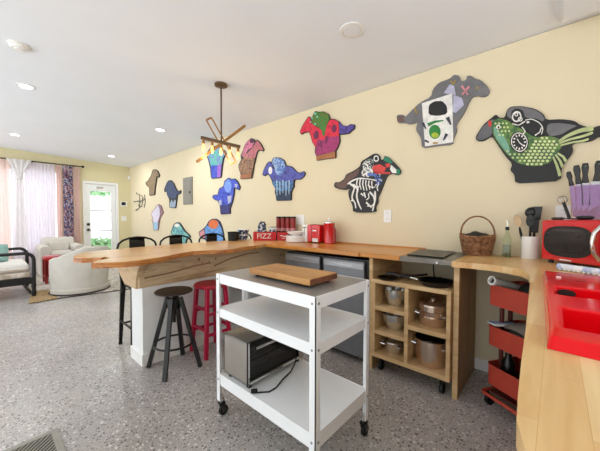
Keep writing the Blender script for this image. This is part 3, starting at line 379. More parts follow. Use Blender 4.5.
('black racehorse cutout painted as a white skeleton, on the wall left of the double socket', 'a_black', [(-1.795, 1.529), (-1.776, 1.56), (-1.727, 1.551), (-1.661, 1.583), (-1.643, 1.628), (-1.544, 1.657), (-1.475, 1.695), (-1.466, 1.739), (-1.391, 1.77), (-1.335, 1.795), (-1.295, 1.796), (-1.264, 1.763), (-1.256, 1.726), (-1.225, 1.729), (-1.218, 1.761), (-1.18, 1.747), (-1.128, 1.689), (-1.063, 1.619), (-1.059, 1.578), (-1.091, 1.565), (-1.142, 1.589), (-1.186, 1.576), (-1.222, 1.502), (-1.252, 1.425), (-1.283, 1.369), (-1.278, 1.325), (-1.305, 1.282), (-1.3, 1.227), (-1.554, 1.229), (-1.558, 1.296), (-1.604, 1.383), (-1.614, 1.446), (-1.587, 1.478), (-1.651, 1.467), (-1.717, 1.476), (-1.785, 1.501)], [('brown_tail', 'a_brown', [[(-1.781, 1.528), (-1.765, 1.548), (-1.723, 1.54), (-1.655, 1.571), (-1.637, 1.616), (-1.543, 1.644), (-1.482, 1.68), (-1.49, 1.621), (-1.596, 1.546), (-1.65, 1.482), (-1.715, 1.487)]]), ('bone_pattern', 'cream_white', [[(-1.512, 1.571), (-1.52, 1.516), (-1.496, 1.468), (-1.488, 1.47), (-1.508, 1.516), (-1.496, 1.567)], [(-1.479, 1.563), (-1.485, 1.514), (-1.464, 1.457), (-1.456, 1.459), (-1.473, 1.514), (-1.463, 1.56)], [(-1.446, 1.556), (-1.451, 1.511), (-1.432, 1.446), (-1.423, 1.448), (-1.439, 1.511), (-1.431, 1.553)], [(-1.414, 1.548), (-1.417, 1.509), (-1.4, 1.444), (-1.392, 1.446), (-1.406, 1.509), (-1.399, 1.546)], [(-1.383, 1.541), (-1.384, 1.506), (-1.369, 1.451), (-1.361, 1.453), (-1.373, 1.506), (-1.368, 1.539)], [(-1.352, 1.534), (-1.351, 1.503), (-1.338, 1.458), (-1.33, 1.459), (-1.34, 1.504), (-1.337, 1.532)], [(-1.618, 1.518), (-1.556, 1.551), (-1.489, 1.568), (-1.39, 1.553), (-1.293, 1.53), (-1.291, 1.541), (-1.388, 1.565), (-1.491, 1.582), (-1.564, 1.565), (-1.628, 1.531)], [(-1.603, 1.522), (-1.543, 1.485), (-1.568, 1.43), (-1.576, 1.372), (-1.538, 1.331), (-1.525, 1.271), (-1.512, 1.272), (-1.525, 1.336), (-1.559, 1.375), (-1.55, 1.424), (-1.523, 1.489), (-1.589, 1.538)], [(-1.567, 1.511), (-1.508, 1.475), (-1.524, 1.394), (-1.495, 1.314), (-1.462, 1.256), (-1.45, 1.261), (-1.48, 1.319), (-1.505, 1.394), (-1.487, 1.479), (-1.553, 1.528)], [(-1.439, 1.425), (-1.417, 1.373), (-1.406, 1.375), (-1.419, 1.43)], [(-1.375, 1.425), (-1.33, 1.381), (-1.317, 1.328), (-1.34, 1.297), (-1.394, 1.298), (-1.394, 1.286), (-1.334, 1.284), (-1.3, 1.325), (-1.314, 1.389), (-1.36, 1.438)], [(-1.319, 1.436), (-1.314, 1.356), (-1.328, 1.299), (-1.34, 1.243), (-1.327, 1.24), (-1.314, 1.295), (-1.297, 1.354), (-1.3, 1.435)], [(-1.41, 1.323), (-1.349, 1.272), (-1.34, 1.28), (-1.396, 1.335)], [(-1.303, 1.482), (-1.265, 1.516), (-1.272, 1.523), (-1.312, 1.491)], [(-1.272, 1.743), (-1.274, 1.731), (-1.28, 1.721), (-1.289, 1.716), (-1.3, 1.714), (-1.311, 1.718), (-1.32, 1.726), (-1.327, 1.738), (-1.329, 1.75), (-1.318, 1.749), (-1.316, 1.741), (-1.312, 1.734), (-1.307, 1.73), (-1.3, 1.727), (-1.294, 1.728), (-1.288, 1.731), (-1.285, 1.737), (-1.284, 1.744)], [(-1.329, 1.75), (-1.327, 1.762), (-1.321, 1.772), (-1.312, 1.777), (-1.301, 1.778), (-1.29, 1.774), (-1.281, 1.766), (-1.275, 1.755), (-1.272, 1.743), (-1.284, 1.744), (-1.285, 1.751), (-1.289, 1.758), (-1.294, 1.763), (-1.301, 1.765), (-1.307, 1.765), (-1.313, 1.761), (-1.316, 1.756), (-1.318, 1.749)], [(-1.282, 1.544), (-1.239, 1.527), (-1.236, 1.535), (-1.277, 1.554)], [(-1.279, 1.508), (-1.294, 1.468), (-1.283, 1.433), (-1.274, 1.434), (-1.282, 1.467), (-1.266, 1.503)], [(-1.469, 1.417), (-1.437, 1.39), (-1.43, 1.396), (-1.457, 1.427)], [(-1.391, 1.495), (-1.348, 1.467), (-1.306, 1.47), (-1.308, 1.479), (-1.346, 1.476), (-1.385, 1.503)], [(-1.531, 1.477), (-1.479, 1.486), (-1.482, 1.496), (-1.535, 1.491)], [(-1.386, 1.417), (-1.379, 1.375), (-1.406, 1.355), (-1.4, 1.348), (-1.368, 1.371), (-1.373, 1.418)], [(-1.581, 1.352), (-1.562, 1.342), (-1.554, 1.352), (-1.571, 1.364)], [(-1.254, 1.586), (-1.256, 1.582), (-1.261, 1.581), (-1.267, 1.583), (-1.269, 1.587), (-1.267, 1.591), (-1.261, 1.592), (-1.256, 1.59)], [(-1.258, 1.595), (-1.261, 1.591), (-1.266, 1.59), (-1.272, 1.592), (-1.274, 1.596), (-1.272, 1.6), (-1.266, 1.601), (-1.261, 1.599)], [(-1.263, 1.604), (-1.265, 1.6), (-1.271, 1.599), (-1.276, 1.601), (-1.279, 1.605), (-1.276, 1.609), (-1.271, 1.61), (-1.265, 1.608)], [(-1.268, 1.613), (-1.27, 1.609), (-1.276, 1.608), (-1.281, 1.61), (-1.283, 1.614), (-1.281, 1.618), (-1.276, 1.619), (-1.27, 1.617)]]), ('speckled_jacket', 'speck', [[(-1.457, 1.707), (-1.399, 1.752), (-1.334, 1.751), (-1.325, 1.692), (-1.333, 1.634), (-1.324, 1.582), (-1.405, 1.575), (-1.465, 1.603), (-1.448, 1.654)]]), ('red_sash', 'red', [[(-1.333, 1.681), (-1.262, 1.687), (-1.198, 1.648), (-1.216, 1.607), (-1.309, 1.61), (-1.341, 1.642)], [(-1.317, 1.618), (-1.156, 1.601), (-1.153, 1.584), (-1.308, 1.6)], [(-1.209, 1.685), (-1.164, 1.686), (-1.157, 1.65), (-1.194, 1.647)]]), ('green_mane', 'a_mane', [[(-1.22, 1.75), (-1.18, 1.744), (-1.131, 1.685), (-1.157, 1.678), (-1.194, 1.701), (-1.217, 1.714)], [(-1.098, 1.623), (-1.067, 1.617), (-1.064, 1.581), (-1.091, 1.57)]]), ('white_face', 'cream_white', [[(-1.149, 1.668), (-1.098, 1.62), (-1.098, 1.584), (-1.138, 1.593), (-1.159, 1.63)]]), ('blue_dots', 'blue', [[(-1.299, 1.573), (-1.302, 1.567), (-1.308, 1.565), (-1.314, 1.568), (-1.317, 1.574), (-1.314, 1.58), (-1.308, 1.582), (-1.302, 1.579)], [(-1.276, 1.57), (-1.278, 1.565), (-1.284, 1.563), (-1.291, 1.566), (-1.293, 1.572), (-1.291, 1.578), (-1.285, 1.58), (-1.278, 1.577)], [(-1.253, 1.568), (-1.255, 1.562), (-1.261, 1.561), (-1.267, 1.564), (-1.27, 1.57), (-1.267, 1.576), (-1.261, 1.578), (-1.255, 1.575)], [(-1.291, 1.549), (-1.294, 1.543), (-1.3, 1.541), (-1.306, 1.544), (-1.309, 1.55), (-1.306, 1.556), (-1.3, 1.558), (-1.294, 1.555)], [(-1.268, 1.547), (-1.27, 1.541), (-1.276, 1.539), (-1.282, 1.542), (-1.285, 1.548), (-1.283, 1.554), (-1.277, 1.556), (-1.27, 1.553)], [(-1.245, 1.545), (-1.247, 1.539), (-1.253, 1.537), (-1.259, 1.54), (-1.262, 1.546), (-1.259, 1.552), (-1.253, 1.554), (-1.247, 1.551)], [(-1.283, 1.525), (-1.286, 1.519), (-1.292, 1.517), (-1.298, 1.52), (-1.301, 1.526), (-1.298, 1.532), (-1.292, 1.534), (-1.286, 1.531)], [(-1.26, 1.523), (-1.262, 1.517), (-1.268, 1.515), (-1.274, 1.518), (-1.277, 1.524), (-1.274, 1.53), (-1.268, 1.532), (-1.262, 1.529)], [(-1.237, 1.521), (-1.239, 1.515), (-1.245, 1.513), (-1.251, 1.516), (-1.254, 1.523), (-1.251, 1.528), (-1.245, 1.53), (-1.239, 1.527)], [(-1.275, 1.501), (-1.278, 1.495), (-1.284, 1.493), (-1.29, 1.496), (-1.292, 1.503), (-1.29, 1.509), (-1.284, 1.511), (-1.278, 1.508)], [(-1.252, 1.499), (-1.254, 1.494), (-1.26, 1.492), (-1.266, 1.494), (-1.269, 1.501), (-1.266, 1.507), (-1.26, 1.509), (-1.254, 1.506)], [(-1.393, 1.618), (-1.293, 1.598), (-1.289, 1.579), (-1.389, 1.587)]])]),
('red and magenta racehorse cutout with green rider and purple tail, left of the skeleton horse', 'a_black2', [(-2.294, 2.197), (-2.249, 2.264), (-2.199, 2.313), (-2.16, 2.348), (-2.127, 2.333), (-2.116, 2.294), (-2.084, 2.359), (-2.056, 2.384), (-2.0, 2.361), (-1.937, 2.35), (-1.876, 2.31), (-1.849, 2.249), (-1.79, 2.235), (-1.732, 2.195), (-1.691, 2.146), (-1.628, 2.126), (-1.59, 2.138), (-1.544, 2.122), (-1.544, 2.083), (-1.581, 2.064), (-1.612, 2.044), (-1.691, 2.05), (-1.731, 2.06), (-1.719, 1.99), (-1.746, 1.927), (-1.774, 1.891), (-1.774, 1.815), (-1.899, 1.822), (-2.038, 1.822), (-2.038, 1.873), (-2.063, 1.92), (-2.054, 1.977), (-2.101, 2.043), (-2.121, 2.105), (-2.15, 2.169), (-2.229, 2.17), (-2.269, 2.159)], [('red_body', 'a_red', [[(-2.285, 2.195), (-2.24, 2.259), (-2.193, 2.308), (-2.158, 2.338), (-2.13, 2.326), (-2.115, 2.264), (-2.035, 2.197), (-1.953, 2.145), (-1.926, 2.069), (-1.9, 2.176), (-1.854, 2.238), (-1.793, 2.229), (-1.739, 2.19), (-1.731, 2.087), (-1.738, 2.004), (-1.934, 2.014), (-2.049, 1.976), (-2.095, 2.044), (-2.114, 2.103), (-2.141, 2.173), (-2.224, 2.176), (-2.264, 2.167)]]), ('magenta_belly', 'a_magenta', [[(-2.025, 2.055), (-1.935, 2.039), (-1.873, 2.059), (-1.733, 2.04), (-1.725, 1.994), (-1.751, 1.931), (-1.78, 1.894), (-1.898, 1.878), (-2.034, 1.881), (-2.053, 1.921), (-2.043, 1.975)]]), ('green_rider', 'a_rider', [[(-2.111, 2.29), (-2.077, 2.352), (-2.051, 2.374), (-1.999, 2.353), (-1.938, 2.343), (-1.882, 2.306), (-1.857, 2.247), (-1.898, 2.19), (-1.926, 2.083), (-1.951, 2.085), (-1.958, 2.146), (-2.026, 2.202), (-2.092, 2.238)]]), ('purple_tail', 'a_purple', [[(-1.726, 2.188), (-1.687, 2.14), (-1.627, 2.121), (-1.586, 2.13), (-1.551, 2.116), (-1.551, 2.088), (-1.584, 2.071), (-1.614, 2.051), (-1.69, 2.056), (-1.726, 2.066)]]), ('dark_ovals', 'a_plum', [[(-2.002, 2.1), (-2.01, 2.081), (-2.023, 2.068), (-2.039, 2.063), (-2.056, 2.068), (-2.069, 2.081), (-2.076, 2.101), (-2.076, 2.122), (-2.068, 2.142), (-2.054, 2.155), (-2.038, 2.159), (-2.022, 2.154), (-2.009, 2.14), (-2.002, 2.121)], [(-1.762, 2.124), (-1.767, 2.107), (-1.778, 2.095), (-1.792, 2.09), (-1.806, 2.094), (-1.817, 2.106), (-1.825, 2.123), (-1.826, 2.142), (-1.82, 2.16), (-1.81, 2.172), (-1.796, 2.177), (-1.782, 2.173), (-1.77, 2.161), (-1.763, 2.144)], [(-1.987, 2.029), (-1.97, 1.948), (-1.952, 1.947), (-1.954, 2.025)], [(-1.908, 2.074), (-1.911, 1.997), (-1.887, 1.991), (-1.873, 2.065)]]), ('turquoise_dots', 'aqua', [[(-2.038, 2.348), (-2.043, 2.34), (-2.055, 2.339), (-2.067, 2.346), (-2.072, 2.356), (-2.067, 2.364), (-2.055, 2.365), (-2.043, 2.359)], [(-2.088, 2.309), (-2.092, 2.302), (-2.102, 2.301), (-2.111, 2.306), (-2.115, 2.316), (-2.111, 2.323), (-2.102, 2.324), (-2.092, 2.319)], [(-2.109, 2.27), (-2.112, 2.265), (-2.121, 2.264), (-2.129, 2.269), (-2.132, 2.275), (-2.129, 2.281), (-2.121, 2.282), (-2.112, 2.277)], [(-2.012, 2.306), (-2.016, 2.3), (-2.027, 2.3), (-2.037, 2.305), (-2.042, 2.313), (-2.037, 2.319), (-2.027, 2.32), (-2.016, 2.315)], [(-2.041, 2.234), (-2.045, 2.228), (-2.054, 2.227), (-2.063, 2.232), (-2.067, 2.24), (-2.063, 2.246), (-2.054, 2.247), (-2.045, 2.242)]]), ('brown_base', 'a_tan', [[(-2.034, 1.872), (-1.898, 1.878), (-1.777, 1.888), (-1.776, 1.82), (-1.898, 1.826), (-2.033, 1.827)]])]),
('indigo and blue racehorse cutout with pale vertical streaks, between the pink and the red horses', 'a_black2', [(-2.973, 1.755), (-2.945, 1.819), (-2.878, 1.9), (-2.823, 1.915), (-2.791, 1.896), (-2.759, 1.95), (-2.707, 1.952), (-2.635, 1.937), (-2.555, 1.894), (-2.526, 1.829), (-2.43, 1.804), (-2.374, 1.757), (-2.338, 1.727), (-2.275, 1.713), (-2.231, 1.726), (-2.205, 1.7), (-2.222, 1.663), (-2.284, 1.629), (-2.374, 1.636), (-2.392, 1.584), (-2.383, 1.557), (-2.43, 1.492), (-2.433, 1.386), (-2.696, 1.39), (-2.707, 1.451), (-2.728, 1.509), (-2.717, 1.551), (-2.77, 1.613), (-2.791, 1.672), (-2.834, 1.727), (-2.867, 1.752), (-2.934, 1.732)], [('indigo_body', 'a_indigo', [[(-2.962, 1.754), (-2.935, 1.815), (-2.868, 1.893), (-2.824, 1.908), (-2.79, 1.889), (-2.758, 1.813), (-2.624, 1.728), (-2.534, 1.818), (-2.433, 1.798), (-2.377, 1.752), (-2.337, 1.721), (-2.272, 1.708), (-2.234, 1.718), (-2.213, 1.698), (-2.228, 1.666), (-2.286, 1.634), (-2.377, 1.642), (-2.41, 1.612), (-2.584, 1.64), (-2.758, 1.662), (-2.825, 1.729), (-2.864, 1.757), (-2.933, 1.741)]]), ('blue_legs', 'a_bluefade', [[(-2.769, 1.656), (-2.584, 1.64), (-2.399, 1.614), (-2.399, 1.582), (-2.395, 1.557), (-2.436, 1.499), (-2.716, 1.515), (-2.71, 1.551), (-2.76, 1.612)]]), ('dark_hem', 'a_night', [[(-2.716, 1.515), (-2.436, 1.499), (-2.44, 1.392), (-2.689, 1.395), (-2.699, 1.45)]]), ('pale_streaks', 'paleblue', [[(-2.692, 1.656), (-2.685, 1.457), (-2.677, 1.456), (-2.678, 1.655)], [(-2.635, 1.635), (-2.63, 1.471), (-2.622, 1.47), (-2.621, 1.634)], [(-2.579, 1.647), (-2.575, 1.485), (-2.568, 1.484), (-2.565, 1.646)], [(-2.524, 1.626), (-2.522, 1.449), (-2.515, 1.448), (-2.51, 1.625)], [(-2.47, 1.638), (-2.47, 1.463), (-2.463, 1.462), (-2.456, 1.637)]]), ('sky_rider', 'a_sky', [[(-2.773, 1.879), (-2.752, 1.941), (-2.706, 1.945), (-2.636, 1.93), (-2.562, 1.891), (-2.534, 1.829), (-2.564, 1.736), (-2.624, 1.707), (-2.702, 1.738), (-2.727, 1.824)]]), ('white_oval', 'cream_white', [[(-2.771, 1.789), (-2.774, 1.768), (-2.785, 1.752), (-2.799, 1.744), (-2.816, 1.745), (-2.83, 1.756), (-2.841, 1.774), (-2.844, 1.796), (-2.84, 1.817), (-2.83, 1.834), (-2.815, 1.841), (-2.799, 1.839), (-2.785, 1.828), (-2.774, 1.81)]])]),
('pink and brown racehorse cutout with a tan foot, just right of the pendant light', 'a_black2', [(-3.51, 1.946), (-3.442, 2.019), (-3.455, 2.085), (-3.402, 2.141), (-3.362, 2.214), (-3.285, 2.264), (-3.21, 2.29), (-3.149, 2.263), (-3.125, 2.228), (-3.089, 2.245), (-3.042, 2.214), (-2.985, 2.152), (-2.939, 2.085), (-2.962, 2.067), (-3.031, 2.092), (-3.078, 2.077), (-3.114, 1.991), (-3.15, 1.903), (-3.175, 1.814), (-3.2, 1.726), (-3.465, 1.734), (-3.457, 1.811), (-3.497, 1.88)], [('brown_legs', 'a_umber', [[(-3.495, 1.944), (-3.43, 2.014), (-3.362, 2.048), (-3.124, 2.0), (-3.159, 1.907), (-3.186, 1.818), (-3.206, 1.783), (-3.45, 1.794), (-3.447, 1.81), (-3.485, 1.878)]]), ('rose_body', 'a_rose', [[(-3.44, 2.083), (-3.392, 2.132), (-3.31, 2.08), (-3.136, 2.177), (-3.088, 2.235), (-3.046, 2.208), (-2.995, 2.151), (-2.949, 2.087), (-2.965, 2.075), (-3.032, 2.1), (-3.084, 2.08), (-3.122, 1.995), (-3.362, 2.036)]]), ('pink_rider', 'a_pink', [[(-3.39, 2.139), (-3.35, 2.209), (-3.279, 2.257), (-3.209, 2.281), (-3.157, 2.258), (-3.145, 2.209), (-3.185, 2.154), (-3.272, 2.137), (-3.349, 2.077)]]), ('dark_helmet', 'plum', [[(-3.148, 2.237), (-3.152, 2.224), (-3.164, 2.216), (-3.182, 2.213), (-3.202, 2.216), (-3.219, 2.225), (-3.232, 2.238), (-3.236, 2.252), (-3.232, 2.265), (-3.219, 2.273), (-3.201, 2.276), (-3.182, 2.273), (-3.164, 2.264), (-3.152, 2.251)]]), ('tan_base', 'a_tan', [[(-3.453, 1.797), (-3.201, 1.793), (-3.206, 1.733), (-3.456, 1.739)]])]),
('royal blue racehorse cutout with pale legs, above the black stools and left of the crate', 'a_navy', [(-4.237, 1.509), (-4.189, 1.545), (-4.074, 1.539), (-4.028, 1.636), (-3.905, 1.665), (-3.874, 1.747), (-3.769, 1.786), (-3.687, 1.755), (-3.608, 1.76), (-3.53, 1.707), (-3.474, 1.623), (-3.493, 1.579), (-3.55, 1.594), (-3.609, 1.62), (-3.629, 1.517), (-3.67, 1.401), (-3.732, 1.308), (-3.724, 1.232), (-3.988, 1.219), (-4.009, 1.363), (-4.066, 1.439), (-4.167, 1.463)], [('blue_body', 'a_royal', [[(-4.221, 1.509), (-4.178, 1.534), (-4.059, 1.529), (-4.013, 1.628), (-3.895, 1.654), (-3.86, 1.738), (-3.767, 1.776), (-3.69, 1.746), (-3.61, 1.75), (-3.54, 1.703), (-3.487, 1.624), (-3.503, 1.588), (-3.553, 1.603), (-3.619, 1.628), (-3.644, 1.518), (-3.685, 1.402), (-3.771, 1.369), (-3.985, 1.367), (-4.046, 1.443), (-4.156, 1.473)]]), ('sky_rider', 'a_sky2', [[(-3.886, 1.646), (-3.851, 1.731), (-3.767, 1.762), (-3.694, 1.727), (-3.679, 1.637), (-3.728, 1.546), (-3.832, 1.575)]]), ('pale_patches', 'lilac', [[(-3.79, 1.501), (-3.68, 1.508), (-3.705, 1.414), (-3.771, 1.381)], [(-4.038, 1.438), (-3.962, 1.46), (-3.95, 1.374), (-4.003, 1.368)], [(-3.599, 1.678), (-3.521, 1.667), (-3.553, 1.617), (-3.599, 1.631)]]), ('navy_hem', 'a_night2', [[(-3.989, 1.362), (-3.746, 1.366), (-3.742, 1.309), (-3.739, 1.242), (-3.973, 1.229)]])]),
('small tan striped racehorse cutout, upper one of the two nearest the room corner', 'a_black2', [(-7.09, 1.973), (-6.931, 2.009), (-6.755, 2.104), (-6.673, 2.214), (-6.528, 2.217), (-6.389, 2.164), (-6.3, 2.061), (-6.347, 2.02), (-6.439, 2.055), (-6.489, 1.926), (-6.54, 1.814), (-6.574, 1.661), (-6.871, 1.656), (-6.865, 1.836), (-7.04, 1.908)], [('striped_body', 'a_zebra', [[(-7.056, 1.97), (-6.908, 1.999), (-6.723, 2.093), (-6.641, 2.199), (-6.526, 2.202), (-6.405, 2.155), (-6.334, 2.064), (-6.362, 2.04), (-6.454, 2.076), (-6.515, 1.928), (-6.566, 1.816), (-6.599, 1.678), (-6.838, 1.67), (-6.832, 1.833), (-7.005, 1.914)]])]),
('dark slate blue racehorse cutout beside the grey electrical panel', 'a_black2', [(-6.088, 1.747), (-5.974, 1.867), (-5.873, 1.92), (-5.751, 1.914), (-5.635, 1.841), (-5.56, 1.749), (-5.471, 1.674), (-5.338, 1.694), (-5.353, 1.627), (-5.487, 1.607), (-5.504, 1.539), (-5.569, 1.35), (-5.846, 1.366), (-5.842, 1.535), (-5.947, 1.63), (-5.978, 1.722), (-6.064, 1.691)], [('slate_body', 'a_slate', [[(-6.06, 1.745), (-5.947, 1.858), (-5.854, 1.904), (-5.757, 1.9), (-5.656, 1.835), (-5.581, 1.743), (-5.484, 1.665), (-5.358, 1.681), (-5.373, 1.635), (-5.507, 1.614), (-5.532, 1.547), (-5.814, 1.552), (-5.919, 1.635), (-5.95, 1.731), (-6.044, 1.708)]]), ('pale_hem', 'a_hem', [[(-5.825, 1.463), (-5.719, 1.53), (-5.673, 1.458), (-5.601, 1.525), (-5.541, 1.488), (-5.582, 1.364), (-5.819, 1.376)]])]),
('pale lilac and blue racehorse cutout, lower one of the two nearest the room corner', 'a_rosedark', [(-6.804, 1.234), (-6.603, 1.35), (-6.429, 1.443), (-6.364, 1.453), (-6.247, 1.419), (-6.145, 1.268), (-6.217, 1.224), (-6.308, 1.156), (-6.376, 1.022), (-6.408, 0.895), (-6.666, 0.879), (-6.691, 1.036), (-6.758, 1.115), (-6.687, 1.155)], [('lilac_body', 'lilac2', [[(-6.781, 1.234), (-6.581, 1.342), (-6.427, 1.424), (-6.371, 1.423), (-6.319, 1.338), (-6.304, 1.232), (-6.361, 1.156), (-6.438, 1.059), (-6.648, 1.056), (-6.715, 1.115), (-6.655, 1.155)]]), ('blue_hem', 'a_sky3', [[(-6.648, 1.056), (-6.419, 1.06), (-6.433, 0.906), (-6.644, 0.891)]])]),
('teal racehorse cutout low on the wall, partly behind the second black bar stool', 'a_black2', [(-5.802, 0.853), (-5.735, 0.945), (-5.654, 1.035), (-5.537, 1.072), (-5.424, 1.074), (-5.316, 1.007), (-5.176, 0.911), (-5.019, 0.851), (-4.974, 0.804), (-5.13, 0.757), (-5.183, 0.526), (-5.667, 0.476), (-5.699, 0.804)], [('teal_body', 'a_teal', [[(-5.767, 0.854), (-5.701, 0.939), (-5.628, 1.022), (-5.527, 1.058), (-5.43, 1.06), (-5.343, 0.997), (-5.202, 0.9), (-5.045, 0.84), (-5.012, 0.809), (-5.156, 0.768), (-5.209, 0.538), (-5.633, 0.493), (-5.665, 0.812)]]), ('pale_helmet', 'cream_white', [[(-5.401, 1.016), (-5.412, 1.001), (-5.444, 0.988), (-5.489, 0.98), (-5.539, 0.979), (-5.585, 0.985), (-5.617, 0.996), (-5.629, 1.011), (-5.617, 1.027), (-5.584, 1.039), (-5.538, 1.047), (-5.487, 1.048), (-5.442, 1.042), (-5.412, 1.03)]])]),
('blue racehorse cutout with an orange helmeted rider, low on the wall behind the stools', 'a_navy', [(-4.685, 0.915), (-4.564, 0.963), (-4.497, 0.99), (-4.415, 1.044), (-4.35, 1.112), (-4.241, 1.15), (-4.12, 1.151), (-4.018, 1.108), (-3.948, 1.005), (-3.907, 0.896), (-3.922, 0.768), (-3.966, 0.621), (-4.405, 0.568), (-4.435, 0.787), (-4.634, 0.811)], [('blue_body', 'a_skyblue', [[(-4.479, 0.974), (-4.397, 1.036), (-4.241, 0.997), (-4.06, 1.099), (-3.96, 0.989), (-3.919, 0.895), (-3.934, 0.767), (-3.978, 0.636), (-4.387, 0.586), (-4.417, 0.788)]]), ('pink_tail', 'rose', [[(-4.666, 0.907), (-4.496, 0.965), (-4.449, 0.821), (-4.615, 0.83)]]), ('orange_helmet', 'orange', [[(-4.049, 1.078), (-4.05, 1.049), (-4.072, 1.022), (-4.113, 1.0), (-4.167, 0.986), (-4.227, 0.984), (-4.282, 0.993), (-4.324, 1.013), (-4.346, 1.04), (-4.345, 1.07), (-4.321, 1.099), (-4.277, 1.121), (-4.221, 1.134), (-4.162, 1.135), (-4.109, 1.124), (-4.069, 1.105)]])]),
('multicoloured teal, violet and navy racehorse cutout directly behind the pendant light', 'a_navy', [(-4.415, 2.241), (-4.334, 2.295), (-4.256, 2.332), (-4.136, 2.332), (-4.019, 2.31), (-3.963, 2.254), (-3.88, 2.225), (-3.826, 2.156), (-3.895, 2.103), (-3.938, 1.984), (-3.968, 1.806), (-4.263, 1.811), (-4.292, 1.992), (-4.352, 2.132)], [('teal_body', 'a_aqua', [[(-4.381, 2.236), (-4.317, 2.281), (-4.24, 2.316), (-4.134, 2.319), (-4.027, 2.295), (-3.976, 2.246), (-3.89, 2.216), (-3.846, 2.158), (-3.918, 2.106), (-3.953, 2.001), (-4.259, 2.021), (-4.319, 2.128)]]), ('navy_legs', 'a_royal', [[(-4.259, 2.029), (-4.079, 2.016), (-4.081, 1.819), (-4.24, 1.822)]]), ('violet_edge', 'violet', [[(-4.073, 2.016), (-3.956, 2.008), (-3.983, 1.815), (-4.075, 1.819)]])])]
# ------------------------------------------------------------------ the room
YW = 2.57; XL = -8.18; XR = .74; YB = -2.6
def cz(y): return 2.44+.0465*(YW-y)
struct(MB().box(XL-.1, XR+.1, YB, YW+.1, -.08, 0).build('floor', 'terrazzo', smooth=0))
struct(MB().prism([(YB, cz(YB)), (YW+.1, cz(YW+.1)), (YW+.1, cz(YW+.1)+.1), (YB, cz(YB)+.1)], XL-.1, XR+.1, 'YZ').build('ceiling', 'ceiling_white', smooth=0))
struct(MB().box(XL-.1, XR+.1, YW, YW+.1, 0, 2.435).build('wall_back', 'wall_cream', smooth=0))
w = MB(); RY0, RY1, RZ0, RZ1 = -.3, 1.9, 1.06, 2.12
for a, b, c, d in ((YB, RY0, 0, 2.43), (RY0, RY1, 0, RZ0), (RY0, RY1, RZ1, 2.43), (RY1, YW, 0, 2.43)): w.box(XR, XR+.1, a, b, c, d)
w.prism([(YB, 2.43), (YW, 2.43), (YW, cz(YW)), (YB, cz(YB))], XR, XR+.1, 'YZ')
struct(w.build('wall_right', 'wall_cream', smooth=0))
wn = MB()
for y in (RY0, (RY0+RY1)/2-.025, RY1-.05): wn.box(XR+.03, XR+.09, y, y+.05, RZ0, RZ1)
for z in (RZ0, RZ1-.05): wn.box(XR+.03, XR+.09, RY0, RY1, z, z+.05)
added_win = struct(wn.build('added_light_window', 'trim_white', smooth=0))  # unseen window, added to light the worktop and ceiling
MB().box(XR+.06, XR+.064, RY0+.05, RY1-.05, RZ0+.05, RZ1-.05).build('window_pane', 'clear_glass', added_win, smooth=0)
w = MB(); WY0, WY1, WZ0, WZ1 = -1.05, 1.2, .42, 2.18; DY0, DY1, DZ = 1.573, 2.31, 2.02
for a, b, c, d in ((YB, WY0, 0, 2.43), (WY0, WY1, 0, WZ0), (WY0, WY1, WZ1, 2.43), (WY1, DY0, 0, 2.43), (DY0, DY1, DZ, 2.43), (DY1, YW, 0, 2.43)): w.box(XL-.1, XL, a, b, c, d)
w.prism([(YB, 2.43), (YW, 2.43), (YW, cz(YW)), (YB, cz(YB))], XL-.1, XL, 'YZ')
struct(w.build('wall_left', 'wall_cream_shaded', smooth=0))
struct(MB().box(-2.40, .0, YW-.014, YW, 0, .085).build('baseboard_back', 'trim_white', smooth=0))
struct(MB().box(XL, -2.66, YW-.014, YW, 0, .085).build('baseboard_back', 'trim_white', smooth=0))
struct(MB().box(XL, XL+.014, YB, DY0-.01, 0, .085).build('baseboard_left', 'trim_white', smooth=0))
struct(MB().box(0, XR, .2, 2.43, 2.385, 2.452).build('trim_1', 'ceiling_white', bevel=.006))

# window behind the curtains
wn = MB()
for y in (WY0, (WY0+WY1)/2-.025, WY1-.05): wn.box(XL-.09, XL-.03, y, y+.05, WZ0, WZ1)
for z in (WZ0, WZ1-.05): wn.box(XL-.09, XL-.03, WY0, WY1, z, z+.05)
win = struct(wn.build('window_1', 'trim_white', smooth=0))
MB().box(XL-.065, XL-.06, WY0+.05, WY1-.05, WZ0+.05, WZ1-.05).build('window_pane', 'clear_glass', win, smooth=0)

# front door with a tall glazed panel
dr = MB().box(XL-.07, XL-.03, 1.645, 2.235, .01, 1.95)
GY0, GY1, GZ0, GZ1 = 1.735, 2.150, .25, 1.79
d = MB()
for a, b, c, e in ((1.63, GY0, .012, 1.955), (GY1, 2.25, .012, 1.955), (GY0, GY1, .012, GZ0), (GY0, GY1, GZ1, 1.955)): d.box(XL-.07, XL-.03, a, b, c, e)
door = struct(d.build('door_1', 'white_paint', bevel=.004))
MB().box(XL-.056, XL-.05, GY0, GY1, GZ0, GZ1).build('glass_pane', 'clear_glass', door, smooth=0)
gb = MB()
for z in (.84, 1.325): gb.box(XL-.06, XL-.026, GY0, GY1, z-.011, z+.011)
gb.build('glazing_bar', 'panel_grey', door)
for z in (.84, .985): MB().lathe([(.001, 0), (.03, .0), (.033, .012), (.024, .04), (.001, .045)], (0, 0, 0), 18).build('tmp', 'black_metal').name = 'lock_tmp'
for i, z in enumerate((.87, 1.0)):
    o = [k for k in bpy.data.objects if k.name.startswith('lock_tmp')][0]
    o.name = 'door_knob' if i == 0 else 'deadbolt'
    o.parent = door; o.rotation_euler = (0, PI/2, 0)
    o.location = MTX[door].inverted() @ Vector((XL-.03, 1.682, z))
MB().box(XL-.03, XL-.01, 1.85, 1.99, 1.86, 1.9).rot(.0, (XL, 1.9)).build('door_closer', 'steel', door, bevel=.005)
tr = MB()
